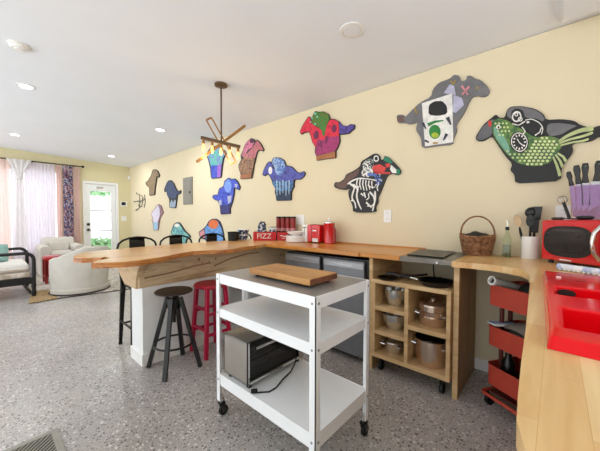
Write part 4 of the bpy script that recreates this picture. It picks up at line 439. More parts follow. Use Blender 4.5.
for a, b, c, e in ((1.575, 1.627, 0, 2.015), (2.253, 2.305, 0, 2.015), (1.627, 2.253, 1.958, 2.015)): tr.box(XL-.09, XL+.018, a, b, c, e)
struct(tr.build('trim_2', 'trim_white', bevel=.004))

# outside, beyond the door and window
struct(MB().box(-13, XL-.1, -4, 6, -.2, -.1).build('ground_patio', 'patio', smooth=0))
def hedge(label, pts, seed):
    rnd = random.Random(seed); m = MB()
    for (x, y, z, r, n) in pts:
        for i in range(n):
            a, b = rnd.uniform(0, 2*PI), math.acos(rnd.uniform(-1, 1)); q = r*rnd.uniform(.4, 1)
            p = Vector((x+q*math.sin(b)*math.cos(a), y+q*math.sin(b)*math.sin(a), z+q*math.cos(b)))
            u = Vector((rnd.uniform(-1, 1), rnd.uniform(-1, 1), rnd.uniform(-.3, 1))).normalized(); v = u.orthogonal().normalized(); s = rnd.uniform(.05, .1)
            m.add([p-u*s, p+v*s*.4, p+u*s, p-v*s*.4], [(0, 1, 2, 3)])
    return m
sh = thing('garden_shrub', 'leafy green shrub outside, seen through the lower glass of the front door', 'shrub', (-9.6, 2.35, -.1))
hedge('', [(-9.6, 1.9+.16*i, .25, .36, 260) for i in range(7)], 4).build('foliage', 'hedge', sh, smooth=0)
MB().cyl((-9.6, 2.35, -.1), (-9.6, 2.35, .35), .03, .015).build('stem', 'brown', sh)
tr_ = thing('garden_tree', 'green tree crown outside, seen through the top of the front door glass', 'tree', (-12, 4.6, -.1))
hedge('', [(-12, 2.0+.3*i, 2.12, .24, 200) for i in range(10)], 9).build('foliage', 'hedge', tr_, smooth=0)
MB().cyl((-12, 4.6, -.1), (-12, 4.6, 2.1), .09, .05).build('trunk', 'brown', tr_)

# ------------------------------------------------------------------ ceiling fittings
def downlight(x, y, label, lit=True, r=.075):
    z = cz(y); t = thing('recessed_light', label, 'ceiling light', (x, y, z-.004), 0, 'recessed ceiling lights')
    MB().lathe([(r*.72, .003), (r*.74, -.006), (r, -.004), (r*1.02, .003)], (x, y, z-.004), 28).build('trim_ring', 'white_plastic', t)
    MB().lathe([(.0, -.0065), (r*.7, -.0065), (r*.71, -.002), (0, -.002)], (x, y, z-.004), 24).build('lens', 'downlight' if lit else 'ceiling_white', t)
    if lit:
        l = bpy.data.lights.new('downlight_lamp', 'AREA'); l.shape = 'DISK'; l.size = .12; l.energy = 9; l.color = (.95, .98, 1)
        o = bpy.data.objects.new('downlight_lamp', l); C.objects.link(o); o.parent = t; o.location = (0, 0, -.02)
downlight(-4.15, .34, 'lit round ceiling light nearest the smoke detector')
downlight(-6.70, .40, 'lit round ceiling light above the daybed, in front of the curtains')
downlight(-4.40, 1.80, 'lit round ceiling light left of the pendant light canopy')
downlight(-7.05, 1.87, 'lit round ceiling light nearest the corner by the front door')
downlight(-1.08, 1.74, 'unlit white round ceiling light above the wooden cutting board and white trolley', False, .085)
sd = thing('smoke_detector', 'small round white smoke detector on the ceiling at left', 'smoke detector', (-3.22, .23, cz(.23)))
MB().lathe([(.07, 0), (.07, -.012), (.058, -.016), (.056, -.024), (.05, -.034), (0, -.036)], (-3.22, .23, cz(.23)), 28).build('housing', 'white_plastic', sd)
MB().lathe([(.03, -.0355), (.028, -.041), (0, -.042)], (-3.22, .23, cz(.23)), 18).build('test_button', 'trim_white', sd)

# pendant light of crossing bars
px, py = -2.48, 1.6; top = cz(py)
pd = thing('pendant_light', 'bronze pendant light of crossing bars with five glowing bulbs', 'pendant light', (px, py, top))
MB().lathe([(0, 0), (.062, 0), (.062, -.018), (.05, -.024), (0, -.024)], (px, py, top)).build('canopy', 'bronze', pd)
MB().cyl((px, py, top-.02), (px, py, 1.87), .008, n=10).build('rod', 'bronze', pd)
fwd = Vector((-.84, .542, 0)); side = Vector((.542, .84, 0))
def pp(u, z, off=0): return Vector((px, py, 0))+side*u+fwd*off+Vector((0, 0, z))
b0, b1 = pp(-.192, 1.951), pp(.184, 1.885)
MB().bar(b0, b1, .03, .03).build('lamp_bar', 'bronze', pd, bevel=.003)
def loop(c0, c1, hw, off0, off1, mat, depth=.02):
    """Long rectangular hoop: two long bars joined by two short ones."""
    d = (c1-c0).normalized(); n = d.cross(fwd).normalized(); m = MB()
    a0, a1, e0, e1 = c0+n*hw+fwd*off0, c1+n*hw+fwd*off1, c0-n*hw+fwd*off0, c1-n*hw+fwd*off1
    for p, q in ((a0, a1), (e0, e1)): m.bar(p, q, depth, .012, up=n)
    for p, q in ((a0, e0), (a1, e1)): m.bar(p, q, depth, .012, up=d)
    return m.build('hoop', mat, pd)
loop(pp(-.115, 2.128), pp(.118, 1.725), .028, -.03, .03, 'bronze_gold')
loop(pp(-.233, 1.722), pp(.228, 2.088), .007, .04, -.04, 'bronze_gold', .012)
for i in range(5):
    t = .06+.22*i; p = b0.lerp(b1, t); z = p.z
    s = MB().cyl((p.x, p.y, z-.012), (p.x, p.y, z-.055), .013, n=14).build('socket', 'bronze_gold', pd)
    MB().lathe([(0, -.052), (.008, -.055), (.009, -.07), (.0125, -.09), (.013, -.105), (.009, -.122), (0, -.128)], (p.x, p.y, z), 16).build('light_bulb', 'bulb', pd)
    l = bpy.data.lights.new('bulb_lamp', 'POINT'); l.energy = 1.0; l.color = (1, .72, .4); l.shadow_soft_size = .03
    o = bpy.data.objects.new('bulb_lamp', l); C.objects.link(o); o.parent = pd; o.location = MTX[pd].inverted() @ Vector((p.x, p.y, z-.17))

# ------------------------------------------------------------------ wall art and wall fittings
def soften(p, q=.2):
    # round the saw-cut corners a little
    out = []
    for i, a in enumerate(p):
        b = p[(i+1) % len(p)]
        out += [(a[0]*(1-q)+b[0]*q, a[1]*(1-q)+b[1]*q), (a[0]*q+b[0]*(1-q), a[1]*q+b[1]*(1-q))]
    return out
for label, pm, outline, patches in ART:
    sq_ = .09 if outline[0][0] < -2.2 else .2
    outline = soften(outline, sq_)
    patches = [(n, m, [soften(p, sq_) if len(p) > 6 and n not in ('scale_pattern', 'clock_markings') else p for p in ps]) for n, m, ps in patches]
    cx = sum(p[0] for p in outline)/len(outline); zb = min(p[1] for p in outline)
    t = thing('racehorse_cutout', label, 'wall art', (cx, YW, zb), 0, 'painted racehorse cutouts on the wall')
    MB().prism(outline, YW-.020, YW-.001, 'XZ').build('cutout_panel', pm, t, smooth=0)
    for k, (n, m, polys) in enumerate(patches):
        parts = [[p] for p in polys] if len(polys) <= 4 else [polys]
        for g in parts:
            mb = MB()
            for i, p in enumerate(g): mb.prism(p, YW-.0208-.0007*k-.00004*(i % 9), YW-.0195, 'XZ')
            mb.build(n[:-2] if len(polys) <= 4 and n.endswith('ches') else n[:-1] if len(polys) <= 4 and n.endswith('s') else n, m, t, smooth=0)
ep = thing('electrical_panel', 'flat grey metal electrical panel on the wall among the horse cutouts', 'electrical panel', (-5.2, YW, 1.3))
MB().box(-5.25, -4.905, YW-.02, YW-.001, 1.41, 1.91).build('panel_box', 'panel_grey', ep, bevel=.003)
MB().box(-5.215, -4.94, YW-.028, YW-.018, 1.44, 1.88).build('panel_door', 'panel_grey', ep, bevel=.002)
MB().box(-4.99, -4.955, YW-.036, YW-.026, 1.61, 1.65).build('latch', 'black_metal', ep)
def plate(name, label, cat, x, z, w, h, kind):
    t = thing(name, label, cat, (x, YW, z-h/2))
    MB().box(x-w/2, x+w/2, YW-.007, YW-.0005, z-h/2, z+h/2).build('cover_plate', 'white_plastic', t, bevel=.002)
    if kind == 'socket':
        for dz in (-.026, .026):
            s = MB().lathe([(0, 0), (.016, 0), (.016, .003), (0, .003)], (0, 0, 0), 16)
            s.v = [(x+a, YW-.0065-c, z+dz+b) for a, b, c in s.v]; r = s.build('receptacle', 'trim_white', t)
            m = MB()
            for dx in (-.006, .006): m.box(x+dx-.001, x+dx+.001, YW-.0102, YW-.009, z+dz-.004, z+dz+.006)
            m.build('slot', 'black_matt', t, smooth=0)
    else:
        for dx in ((-.025, .025) if w > .1 else (0,)): MB().box(x+dx-.016, x+dx+.016, YW-.0105, YW-.006, z-.033, z+.033).build('rocker', 'trim_white', t, bevel=.001)
    return t
plate('wall_socket', 'white wall socket plate below the head of the skeleton horse', 'socket', -1.187, 1.192, .075, .12, 'socket')
plate('wall_switch', 'white double switch plate on the wall between the red canisters and the red toaster', 'switch', -2.29, 1.15, .125, .12, 'switch')
plate('wall_socket', 'pale wall socket plate half hidden behind the black scissors on the microwave', 'socket', .035, 1.205, .075, .115, 'socket')
t = thing('thermostat', 'small grey-screened thermostat right of the front door', 'thermostat', (XL, 2.42, 1.43))
MB().box(XL+.001, XL+.025, 2.345, 2.495, 1.44, 1.57).build('casing', 'white_plastic', t, bevel=.004)
MB().box(XL+.024, XL+.027, 2.365, 2.46, 1.47, 1.55).build('screen', 'black_satin', t)
t = thing('light_switch', 'white switch plate below the thermostat', 'switch', (XL, 2.42, 1.08))
MB().box(XL+.001, XL+.008, 2.36, 2.48, 1.075, 1.195).build('cover_plate', 'white_plastic', t, bevel=.002)
for y in (2.39, 2.44): MB().box(XL+.007, XL+.012, y-.015, y+.015, 1.1, 1.17).build('rocker', 'trim_white', t, bevel=.001)
t = thing('motion_sensor', 'tiny white motion sensor high in the room corner', 'sensor', (XL+.03, 2.54, 2.12))
MB().box(XL+.002, XL+.05, 2.515, 2.568, 2.12, 2.22).build('housing', 'white_plastic', t, bevel=.01)
MB().box(XL+.048, XL+.053, 2.525, 2.558, 2.135, 2.17).build('lens', 'trim_white', t, bevel=.002)
# little wire wall sculpture near the corner
ws = thing('wall_sculpture', 'small black wire branch sculpture on the wall near the corner', 'wall ornament', (-7.55, YW, 1.33))
f = lambda pts: [(x, YW-.012, z) for x, z in pts]
MB().tube(f([(-7.84, 1.55), (-7.6, 1.56), (-7.4, 1.56), (-7.18, 1.58)]), .007, 6).build('branch', 'black_metal', ws)
for pts in ([(-7.62, 1.73), (-7.47, 1.71), (-7.48, 1.56), (-7.52, 1.40), (-7.65, 1.35), (-7.73, 1.37)], [(-7.4, 1.70), (-7.28, 1.66), (-7.3, 1.5), (-7.38, 1.42)], [(-7.16, 1.66), (-7.13, 1.55), (-7.2, 1.4)]):
    MB().tube(f(pts), .007, 6).build('branch', 'black_metal', ws)
lv = []
for x, z in ((-7.68, 1.76), (-7.6, 1.56), (-7.85, 1.56), (-7.3, 1.6), (-7.56, 1.46), (-7.72, 1.345), (-7.44, 1.42), (-7.16, 1.68), (-7.16, 1.6), (-7.4, 1.53)):
    MB().sphere((x, YW-.014, z), .024, 10, 1, .3, .75).build('leaf', 'black_metal', ws)

# ------------------------------------------------------------------ curtains
XC = XL+.1
rod = thing('curtain_rod', 'thin dark curtain rod across the far wall', 'curtain rod', (XC, .3, 2.31))
MB().cyl((XC, -1.3, 2.32), (XC, 1.55, 2.32), .011, n=10).build('pole', 'black_metal', rod)
MB().sphere((XC, 1.575, 2.32), .028, 12).build('finial', 'black_metal', rod)
for y in (.12, .72, 1.42): MB().box(XL+.001, XC+.004, y-.012, y+.012, 2.296, 2.316).build('bracket', 'black_metal', rod)
def curtain(label, y0, y1, mat, n, amp=.03, z0=.06, z1=2.30, off=0, gather=1.0, seed=1):
    rnd = random.Random(seed); ph = rnd.random()*6
    def fn(u, v):
        y = y0+(y1-y0)*u; a = amp*(.55+.45*(1-v)); q = 2*PI*n*u+ph+.5*math.sin(5*u+3*v)
        return (XC+off+a*math.sin(q)+.008*math.sin(2.3*q+v*4), y+.006*math.sin(q*2), z0+(z1-z0)*v)
    o = MB().grid(fn, int(n*9), 14).build('curtain', mat, smooth=60)
    return tag(o, label, 'curtain', 'curtains on the far wall')
curtain('pale pink sheer curtain at the far left, left of the white swag', -.95, .392, 'sheer_pink', 13, seed=1)
curtain('sheer white curtain between the white swag and the flowered drape', .612, 1.085, 'sheer_white', 8, seed=2)
curtain('white sheer strip directly under the tied white swag', .406, .598, 'sheer_white', 3, .025, seed=3)
curtain('narrow pink curtain strip on the left of the flowered drape', 1.099, 1.195, 'sheer_pink', 3, .025, seed=4)
curtain('drape patterned with dark blue and plum flowers', 1.21, 1.385, 'floral', 3, .03, off=.012, seed=5)
curtain('pink curtain strip at the right end of the rod, beside the door', 1.40, 1.52, 'sheer_pink', 3, .025, seed=6)
sw = thing('curtain_swag', 'white knotted swag hanging at the top of the sheer curtains', 'curtain swag', (XC+.07, .53, 1.9))
def swf(u, v):
    wdt = .15*(1-v)**1.3*.95+.045; y = .53+(u-.5)*2*wdt
    return (XC+.05+.018*math.sin(u*PI*7)+.02*math.sin(PI*u), y, 2.325-.36*v)
MB().grid(swf, 28, 10).build('fan', 'drape_white', sw, smooth=60)
MB().sphere((XC+.07, .53, 1.955), .05, 12, .7, 1, .8).build('knot', 'drape_white', sw)
MB().grid(lambda u, v: (XC+.055+.014*math.sin(u*PI*5), .53+(u-.5)*(.1+.1*v), 1.94-1.4*v), 18, 8).build('tail', 'drape_white', sw, smooth=60)

# ------------------------------------------------------------------ sitting corner
rg = thing('area_rug', 'worn grey patterned area rug under the armchairs', 'rug', (-6.7, 1.1, 0))
rp = [(-5.33, .49), (-7.75, .42), (-7.9, 2.35), (-5.1, 1.75)]
MB().prism([(-5.36, .53), (-7.7, .46), (-7.85, 2.3), (-5.14, 1.71)], .001, .011).build('pile', 'rug', rg, smooth=0)
MB().prism(rp, .0005, .008).build('border', 'rug_border', rg, smooth=0)
tag(MB().prism([(-5.25, .40), (-6.05, .50), (-6.0, .80), (-5.28, .70)], .012, .017).build('jute_mat', 'jute', smooth=0), 'small brown woven mat at the front corner of the rug', 'mat')

# barrel armchair seen from behind
bc = (-5.62, 1.04)
ar = thing('armchair', 'white slipcovered barrel armchair with its rounded back to the kitchen', 'armchair', (bc[0], bc[1], 0), 0, 'white slipcovered armchairs')
def barrel(u, v):
    a = -PI*.72+u*PI*1.44          # open towards the curtains
    r = .355+.02*math.sin(v*2.5)-.012*math.sin(a*6)*(1-v)*.4
    top = .725-.15*max(0, -math.sin(a))**1.2-.07*(1-max(0, math.cos(a*.7)))
    return (bc[0]+r*math.cos(a)*1.0, bc[1]+r*1.02*math.sin(a), .04+(top-.04)*v)
out = MB().grid(barrel, 60, 14)
def inner(u, v):
    p = barrel(u, v); k = .72
    return (bc[0]+(p[0]-bc[0])*k, bc[1]+(p[1]-bc[1])*k, p[2])
n = 61
inn = MB().grid(inner, 60, 14)
shell = MB(); shell.v = out.v+inn.v; o0 = len(out.v)
shell.f = list(out.f)+[tuple(i+o0 for i in f) for f in inn.f]
for i in range(60):
    a, b = 14*n+i, 14*n+i+1; shell.f.append((a, b, b+o0, a+o0)); shell.f.append((i, i+1, i+1+o0, i+o0))
for j in range(14):
    for i in (0, 60): shell.f.append((j*n+i, (j+1)*n+i, (j+1)*n+i+o0, j*n+i+o0))
shell.build('slipcover_shell', 'slipcover', ar, bevel=.02, smooth=50)
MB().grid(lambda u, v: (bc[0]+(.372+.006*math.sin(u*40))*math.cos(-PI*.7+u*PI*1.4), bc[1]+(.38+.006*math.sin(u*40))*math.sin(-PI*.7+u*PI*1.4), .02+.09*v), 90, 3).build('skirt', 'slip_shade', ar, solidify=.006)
pip = [(bc[0]+.377*math.cos(-PI*.7+i/40*PI*1.4), bc[1]+.385*math.sin(-PI*.7+i/40*PI*1.4), .028) for i in range(41)]
MB().tube(pip, .007, 6).build('hem', 'black_matt', ar)
MB().tube([(bc[0]+.374, bc[1]+.06, .1), (bc[0]+.385, bc[1]+.06, .3), (bc[0]+.372, bc[1]+.06, .64)], .005, 6).build('seam', 'slip_shade', ar)
MB().lathe([(0, .02), (.27, .02), (.28, .36), (.25, .42), (0, .43)], (bc[0]-.04, bc[1], 0), 24).build('seat_cushion', 'slipcover', ar)

# armchair under the curtains, facing the room
a2 = thing('armchair', 'white slipcovered armchair facing the room in front of the curtains', 'armchair', (-7.5, 1.06, 0), 0, 'white slipcovered armchairs')
MB().box(-7.72, -7.2, .86, 1.26, .05, .40).build('seat_base', 'slipcover', a2, bevel=.03)
MB().box(-7.62, -7.16, .87, 1.25, .38, .50).build('seat_cushion', 'slipcover', a2, bevel=.045)
bk = MB().prism([(-7.86, .06), (-7.62, .06), (-7.64, .62), (-7.70, .74), (-7.80, .76), (-7.88, .68)], .80, 1.32, 'XZ').build('backrest', 'slipcover', a2, bevel=.03)
for s, y in ((-1, .80), (1, 1.32)):
    ap = [(y-.075, .05), (y+.075, .05), (y+.08, .5), (y+.10, .55), (y+.07, .61), (y, .63), (y-.07, .61), (y-.10, .55), (y-.08, .5)]
    MB().prism(ap, -7.78, -7.16, 'YZ').build('armrest', 'slipcover', a2, bevel=.02)
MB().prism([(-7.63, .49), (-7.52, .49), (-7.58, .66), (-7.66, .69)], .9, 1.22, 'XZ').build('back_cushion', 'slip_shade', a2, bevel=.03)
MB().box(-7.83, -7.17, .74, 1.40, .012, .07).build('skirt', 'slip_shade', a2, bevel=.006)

# red side table
st = thing('side_table', 'small red side table between the two white armchairs', 'side table', (-6.68, .86, 0))
MB().box(-6.86, -6.55, .71, .98, .425, .46).build('tabletop', 'red_satin', st, bevel=.004)
for x in (-6.835, -6.575):
    for y in (.735, .955): MB().box(x-.02, x+.02, y-.02, y+.02, .011, .43).build('leg', 'red_dark', st, bevel=.002)
MB().box(-6.80, -6.61, .72, .97, .12, .14).build('lower_shelf', 'red_dark', st)
pn = MB()
pn.box(-6.565, -6.555, .735, .955, .15, .42); pn.build('side_panel', 'red_satin', st)
tag(MB().box(-6.80, -6.62, .74, .92, .461, .485).build('magazine', 'sheer_pink' if False else 'rose', bevel=.003), 'small pink magazine lying on the red side table', 'magazine')

# black framed daybed at the left edge
db = thing('daybed', 'black framed daybed with curved arms and a pale mattress at the left edge', 'daybed', (-6.1, .0, 0))
def armframe(x, name):
    pts = [(x, .495, .012), (x, .50, .40)]+[(x, .40+.10*math.cos(a), .55+.10*math.sin(a)) for a in [i*PI/2/6 for i in range(7)]]+[(x, .2, .648), (x, -.25, .655), (x, -.62, .66), (x, -.70, .6), (x, -.72, .3), (x, -.72, .012)]
    MB().tube(pts, .024, 10).build(name, 'black_satin', db, smooth=60)
armframe(-5.68, 'arm_frame'); armframe(-6.62, 'arm_frame')
for y in (.495, -.72):
    for x in (-5.68, -6.62):
        MB().lathe([(0, 0), (.02, 0), (.03, .05), (.022, .1), (.03, .16), (.024, .22)], (x, y, .012), 14).build('turned_foot', 'black_satin', db)
for x in (-5.68, -6.62): MB().box(x-.022, x+.022, -.71, .49, .20, .30).build('side_rail', 'black_satin', db, bevel=.004)
MB().box(-6.62, -5.68, .465, .505, .20, .29).build('front_rail', 'black_satin', db, bevel=.004)
mt = MB().box(-6.58, -5.71, -.69, .455, .37, .49).build('mattress', 'mattress_white', db, bevel=.035)
MB().box(-6.59, -5.70, -.695, .462, .295, .372).build('fringe', 'mattress_fringe', db, bevel=.01)
MB().box(-6.585, -5.705, -.692, .459, .385, .425).build('stripe', 'taupe_fabric', db, bevel=.012)
cu = thing('cushion', 'pale teal square cushion on the daybed', 'cushion', (-6.25, .14, .49))
MB().grid(lambda u, v: (-6.25, .14, .5), 1, 1)
cb = MB().box(-6.31, -6.20, -.12, .27, .49, .76).build('cushion_cover', 'teal_fabric', cu, bevel=.05)
MB().tube([(-6.255, -.11, .50), (-6.255, .262, .50), (-6.255, .262, .752), (-6.255, -.11, .752)], .005, 6, True).build('piping', 'teal_fabric', cu)
# ------------------------------------------------------------------ breakfast bar
ZT = .905; TH = .036
bb = thing('half_wall', 'white half wall under the breakfast bar with a wooden beam along its top', 'bar base', (-2.52, 1.7, 0))
MB().box(-2.64, -2.40, .83, 2.555, .0, .63).build('wall_core', 'white_paint', bb, smooth=0)
bs = MB().box(-2.40, -2.388, .818, 2.0, 0, .095); bs.box(-2.652, -2.40, .818, .83, 0, .095); bs.box(-2.652, -2.64, .83, 2.55, 0, .095)
bs.build('baseboard', 'trim_white', bb, bevel=.002)
bm_ = MB().box(-2.43, -2.385, .80, 2.54, .625, .861).build('beam', 'beam_wood', bb, bevel=.006)
st_ = MB()
for pts, a in (([(.84, .70), (1.05, .715), (1.25, .745), (1.42, .755)], .006), ([(1.45, .72), (1.65, .775), (1.85, .80), (2.0, .80)], .007)):
    for (y0, z0), (y1, z1) in zip(pts, pts[1:]): st_.prism([(y0, z0-a), (y1, z1-a), (y1, z1+a), (y0, z0+a)], -2.386, -2.3835, 'YZ')
st_.build('grain_streak', 'dark_streak', bb, smooth=0)
kn = MB()
for y, z, r in ((1.30, .80, .011), (1.33, .765, .006), (1.40, .765, .006), (1.47, .785, .008)): kn.prism([(y+r*math.cos(t*PI/4), z+1.3*r*math.sin(t*PI/4)) for t in range(8)], -2.386, -2.3825, 'YZ')
kn.build('knot', 'dark_streak', bb, smooth=0)
MB().box(-2.66, -2.43, .84, 2.54, .63, .861).build('support_rail', 'beam_wood', bb, bevel=.004)
cor = [(-2.40, .861), (-2.89, .861), (-2.86, .80)]+[(-2.64-.20*math.cos(t)+.0, .80-.155*math.sin(t)) for t in (.3, .6, .9, 1.2)]+[(-2.655, .622), (-2.40, .622), (-2.40, .68), (-2.37, .75), (-2.30, .83), (-2.27, .861)]
MB().prism(cor, .782, .828, 'XZ').build('corbel', 'corbel_wood', bb, bevel=.004)
outline = [(-2.065, 0.437), (-2.014, 0.506), (-1.97, 0.585), (-1.966, 0.657), (-1.991, 0.738), (-2.016, 0.812), (-2.126, 0.991), (-2.183, 1.139), (-2.157, 1.23), (-2.119, 1.3), (-2.087, 1.366), (-2.077, 1.449), (-2.161, 1.613), (-2.174, 1.784), (-2.235, 1.93), (-2.25, 1.965), (-2.25, 2.565), (-2.86, 2.565), (-2.875, 2.1), (-2.88, 1.7), (-2.87, 1.35), (-2.85, 1.06), (-2.80, .83), (-2.77, .65), (-2.73, .54), (-2.62, .47), (-2.52, .43), (-2.44, .415), (-2.36, .445), (-2.33, .50), (-2.27, .535), (-2.30, .565), (-2.21, .575), (-2.19, .535), (-2.13, .47)]
bt = thing('bar_counter', 'live-edge wooden bar top with a notched tip, resting on the white half wall', 'bar top', (-2.5, 1.5, ZT-TH))
MB().prism(outline, ZT-TH, ZT).build('slab', 'bar_wood', bt, bevel=.004)
# darker live edge following the wavy front and the notched tip
no = len(outline); cx_ = [i for i in range(no) if outline[i][1] < 1.9 and not (outline[i][0] < -2.78)]
for i in cx_:
    pass
ed = MB()
def offs(i, d):
    a, b, c = Vector(outline[i-1]), Vector(outline[i]), Vector(outline[(i+1) % no]); t_ = (c-a).normalized(); return (b.x+t_.y*d, b.y-t_.x*d)
for i in range(no):
    j = (i+1) % no
    if i in cx_ and j in cx_:
        (x0, y0), (x1, y1) = offs(i, .0022), offs(j, .0022); (u0, v0), (u1, v1) = offs(i, -.003), offs(j, -.003)
        ed.add([(x0, y0, ZT-TH+.001), (x1, y1, ZT-TH+.001), (x1, y1, ZT-.005), (x0, y0, ZT-.005), (u0, v0, ZT-.0005), (u1, v1, ZT-.0005), (u0, v0, ZT-TH-.0005), (u1, v1, ZT-TH-.0005)], [(0, 1, 2, 3), (3, 2, 5, 4), (6, 7, 1, 0)])
ed.build('live_edge', 'edge_wood', bt, smooth=50)

# back worktop (left of the cooktop) and the corner worktop
wt = thing('worktop', 'butcher-block worktop along the wall above the two steel fridges', 'worktop', (-1.4, 2.2, ZT-TH))
MB().prism([(-2.246, 1.97), (-2.1, 1.985), (-1.15, 1.975), (-1.145, 1.99), (-.825, 1.985), (-.825, 2.565), (-2.246, 2.565)], ZT-TH, ZT).build('slab', 'butcher_x', wt, bevel=.004)
MB().box(-2.24, -.83, YW-.018, YW-.001, ZT+.0005, ZT+.012).build('wall_bead', 'butcher_x', wt)
XR2 = XR-.005
ro = [(-.482, 1.965), (-.38, 1.985), (-.28, 1.985), (-.19, 1.945), (-.13, 1.90), (-.098, 1.83), (-.082, 1.70), (-.066, 1.3), (-.05, .9), (-.043, .67), (-.038, .55), (-.034, .48), (-.022, .432), (.01, .395), (.06, .372), (.14, .362), (XR2, .362), (XR2, 2.565), (-.482, 2.565)]
cw = thing('corner_worktop', 'pale butcher-block corner worktop holding the red sink and the red microwave', 'worktop', (.3, 1.4, ZT-TH))
ho = [(-.018, .815), (.505, .815), (.505, 1.3), (-.018, 1.3)]
ro2 = ro[:17]+[(XR2, 1.3), (.505, 1.3), (.505, .805), (.008, .805), (-.024, 1.778), (.47, 1.778), (.47, 1.3005), (XR2, 1.3005)]+ro[17:]
MB().prism(ro2, ZT-TH, ZT).build('slab', 'butcher_y', cw)
inn_ = [(x+.02, y+.02) for x, y in [(-.034, .48), (-.022, .432), (.01, .395), (.06, .372), (.14, .362)]]
bc2 = thing('base_cabinet', 'brown-sided base cabinet under the near end of the corner worktop', 'cabinet', (.35, .8, 0))
MB().prism(inn_+[(XR2, .385), (XR2, 1.55), (.06, 1.55), (.0, 1.2)], .08, .72).build('body', 'panel_wood', bc2, bevel=.004)
MB().prism([(-.014, .8)]+inn_+[(XR2, .385), (XR2, .405), (.17, .402), (.09, .412), (.045, .44), (.014, .475), (.004, .53), (.004, .8)], .72, ZT-TH-.001).build('upper_panel', 'panel_wood', bc2)
MB().prism([(.06, .47), (XR2, .47), (XR2, 1.5), (.10, 1.5)], .0, .08).build('plinth', 'black_matt', bc2)

# end panel carrying the worktop left of the red cart
pl_ = thing('support_panel', 'upright wooden panel holding up the worktop left of the red cart', 'panel', (-.466, 2.3, 0))
MB().box(-.482, -.450, 2.035, 2.553, 0, ZT-TH-.001).build('board', 'panel_wood', pl_, bevel=.002)
MB().box(-.482, -.450, 2.027, 2.036, 0, ZT-TH-.001).build('edge_band', 'ply', pl_, bevel=.001)
for x, lab in ((-1.055, 'narrow upright wooden panel between the right steel fridge and the pot shelf'),):
    t = thing('support_panel', lab, 'panel', (x, 2.3, 0))
    MB().box(x-.014, x+.014, 2.008, 2.553, 0, ZT-TH-.001).build('board', 'ply', t, bevel=.002)
    MB().box(x-.014, x+.014, 2.0, 2.009, 0, ZT-TH-.001).build('edge_band', 'ply', t, bevel=.001)

# two under-counter fridges
def fridge(x0, x1, label):
    t = thing('fridge', label, 'fridge', ((x0+x1)/2, 2.3, 0), 0, 'steel under-counter fridges')
    MB().box(x0-.004, x1+.03, 2.03, 2.55, .03, .842).build('body', 'black_satin', t, bevel=.003)
    MB().box(x0, x1, 2.0, 2.032, .055, .828).build('door', 'fridge_steel', t, bevel=.006)
    m = MB().box(x0+.004, x1-.004, 1.997, 2.004, .765, .812); m.build('handle_recess', 'brushed_steel', t, bevel=.002)
    for i in range(9): pass
    m = MB()
    for i in range(8): m.box((x0+x1)/2-.10+i*.026, (x0+x1)/2-.088+i*.026, 1.9955, 1.998, .786, .793)
    m.build('indicator_lights', 'chrome', t, smooth=0)
    for x in (x0+.04, x1-.04):
        for y in (2.08, 2.5): MB().cyl((x, y, 0), (x, y, .032), .016, n=12).build('foot', 'rubber', t)
fridge(-1.985, -1.56, 'left steel-fronted fridge under the worktop, nearer the breakfast bar')
fridge(-1.515, -1.115, 'right steel-fronted fridge under the worktop, nearer the pot shelf')

# induction hob set in a grey metal tray
ck = thing('hob', 'black portable induction hob on a grey metal tray between the two worktops', 'hob', (-.606, 2.2, .86))
MB().prism([(-.823, 2.01), (-.484, 2.035), (-.484, 2.56), (-.823, 2.56)], .872, .903).build('tray', 'hob_grey', ck, bevel=.003)
MB().prism([(-.823, 1.985), (-.484, 2.010), (-.484, 2.036), (-.823, 2.011)], .868, .9045).build('tray_front', 'hob_grey', ck, bevel=.003)
MB().cyl((-.575, 1.99, .884), (-.575, 2.006, .884), .008, n=12).build('knob', 'chrome', ck)
MB().prism([(-.800, 2.07), (-.552, 2.06), (-.582, 2.49), (-.860, 2.50)], .9062, .914).build('glass_plate', 'black_satin', ck, bevel=.004)
MB().prism([(-.802, 2.060), (-.550, 2.050), (-.551, 2.062), (-.801, 2.072)], .9062, .915).build('front_trim', 'black_metal', ck, bevel=.002)
MB().tube([(-.665, 2.22, .872), (-.665, 2.22, .80), (-.66, 2.235, .717), (-.66, 2.38, .716)], .005, 6).build('power_cord', 'rubber', ck)

# ------------------------------------------------------------------ pot shelf
sx0, sx1, sy0, sy1 = -1.036, -.487, 1.985, 2.40
ps = thing('pot_shelf', 'low wooden shelf unit on casters holding steel pots under the hob', 'shelf unit', ((sx0+sx1)/2, 2.2, 0))
mid = -.772
MB().box(sx0, sx1, sy0, sy1, .682, .71).build('top_board', 'ply', ps, bevel=.002)
MB().box(sx0, sx1, sy0, sy1, .117, .148).build('bottom_board', 'ply', ps, bevel=.002)
for x in (sx0, sx1-.025): MB().box(x, x+.025, sy0, sy1, .148, .682).build('side_board', 'ply', ps, bevel=.002)
MB().box(mid-.014, mid+.014, sy0, sy1, .148, .682).build('divider', 'ply', ps, bevel=.002)
for z in (.480, .296): MB().box(sx0+.025, mid-.014, sy0, sy1-.002, z, z+.028).build('shelf', 'ply', ps, bevel=.002)
MB().box(mid+.014, sx1-.025, sy0, sy1-.002, .394, .424).build('shelf', 'ply', ps, bevel=.002)
MB().box(sx0, sx1, sy1, sy1+.006, .118, .708).build('back_board', 'panel_wood', ps)
for x in (sx0+.05, sx1-.06):
    for y in (sy0+.05, sy1-.06):
        MB().bar((x, y, .117), (x, y+.012, .05), .03, .02).build('caster_fork', 'black_metal', ps)
        MB().cyl((x-.011, y+.015, .034), (x+.011, y+.015, .034), .034, n=18).build('wheel', 'rubber', ps)

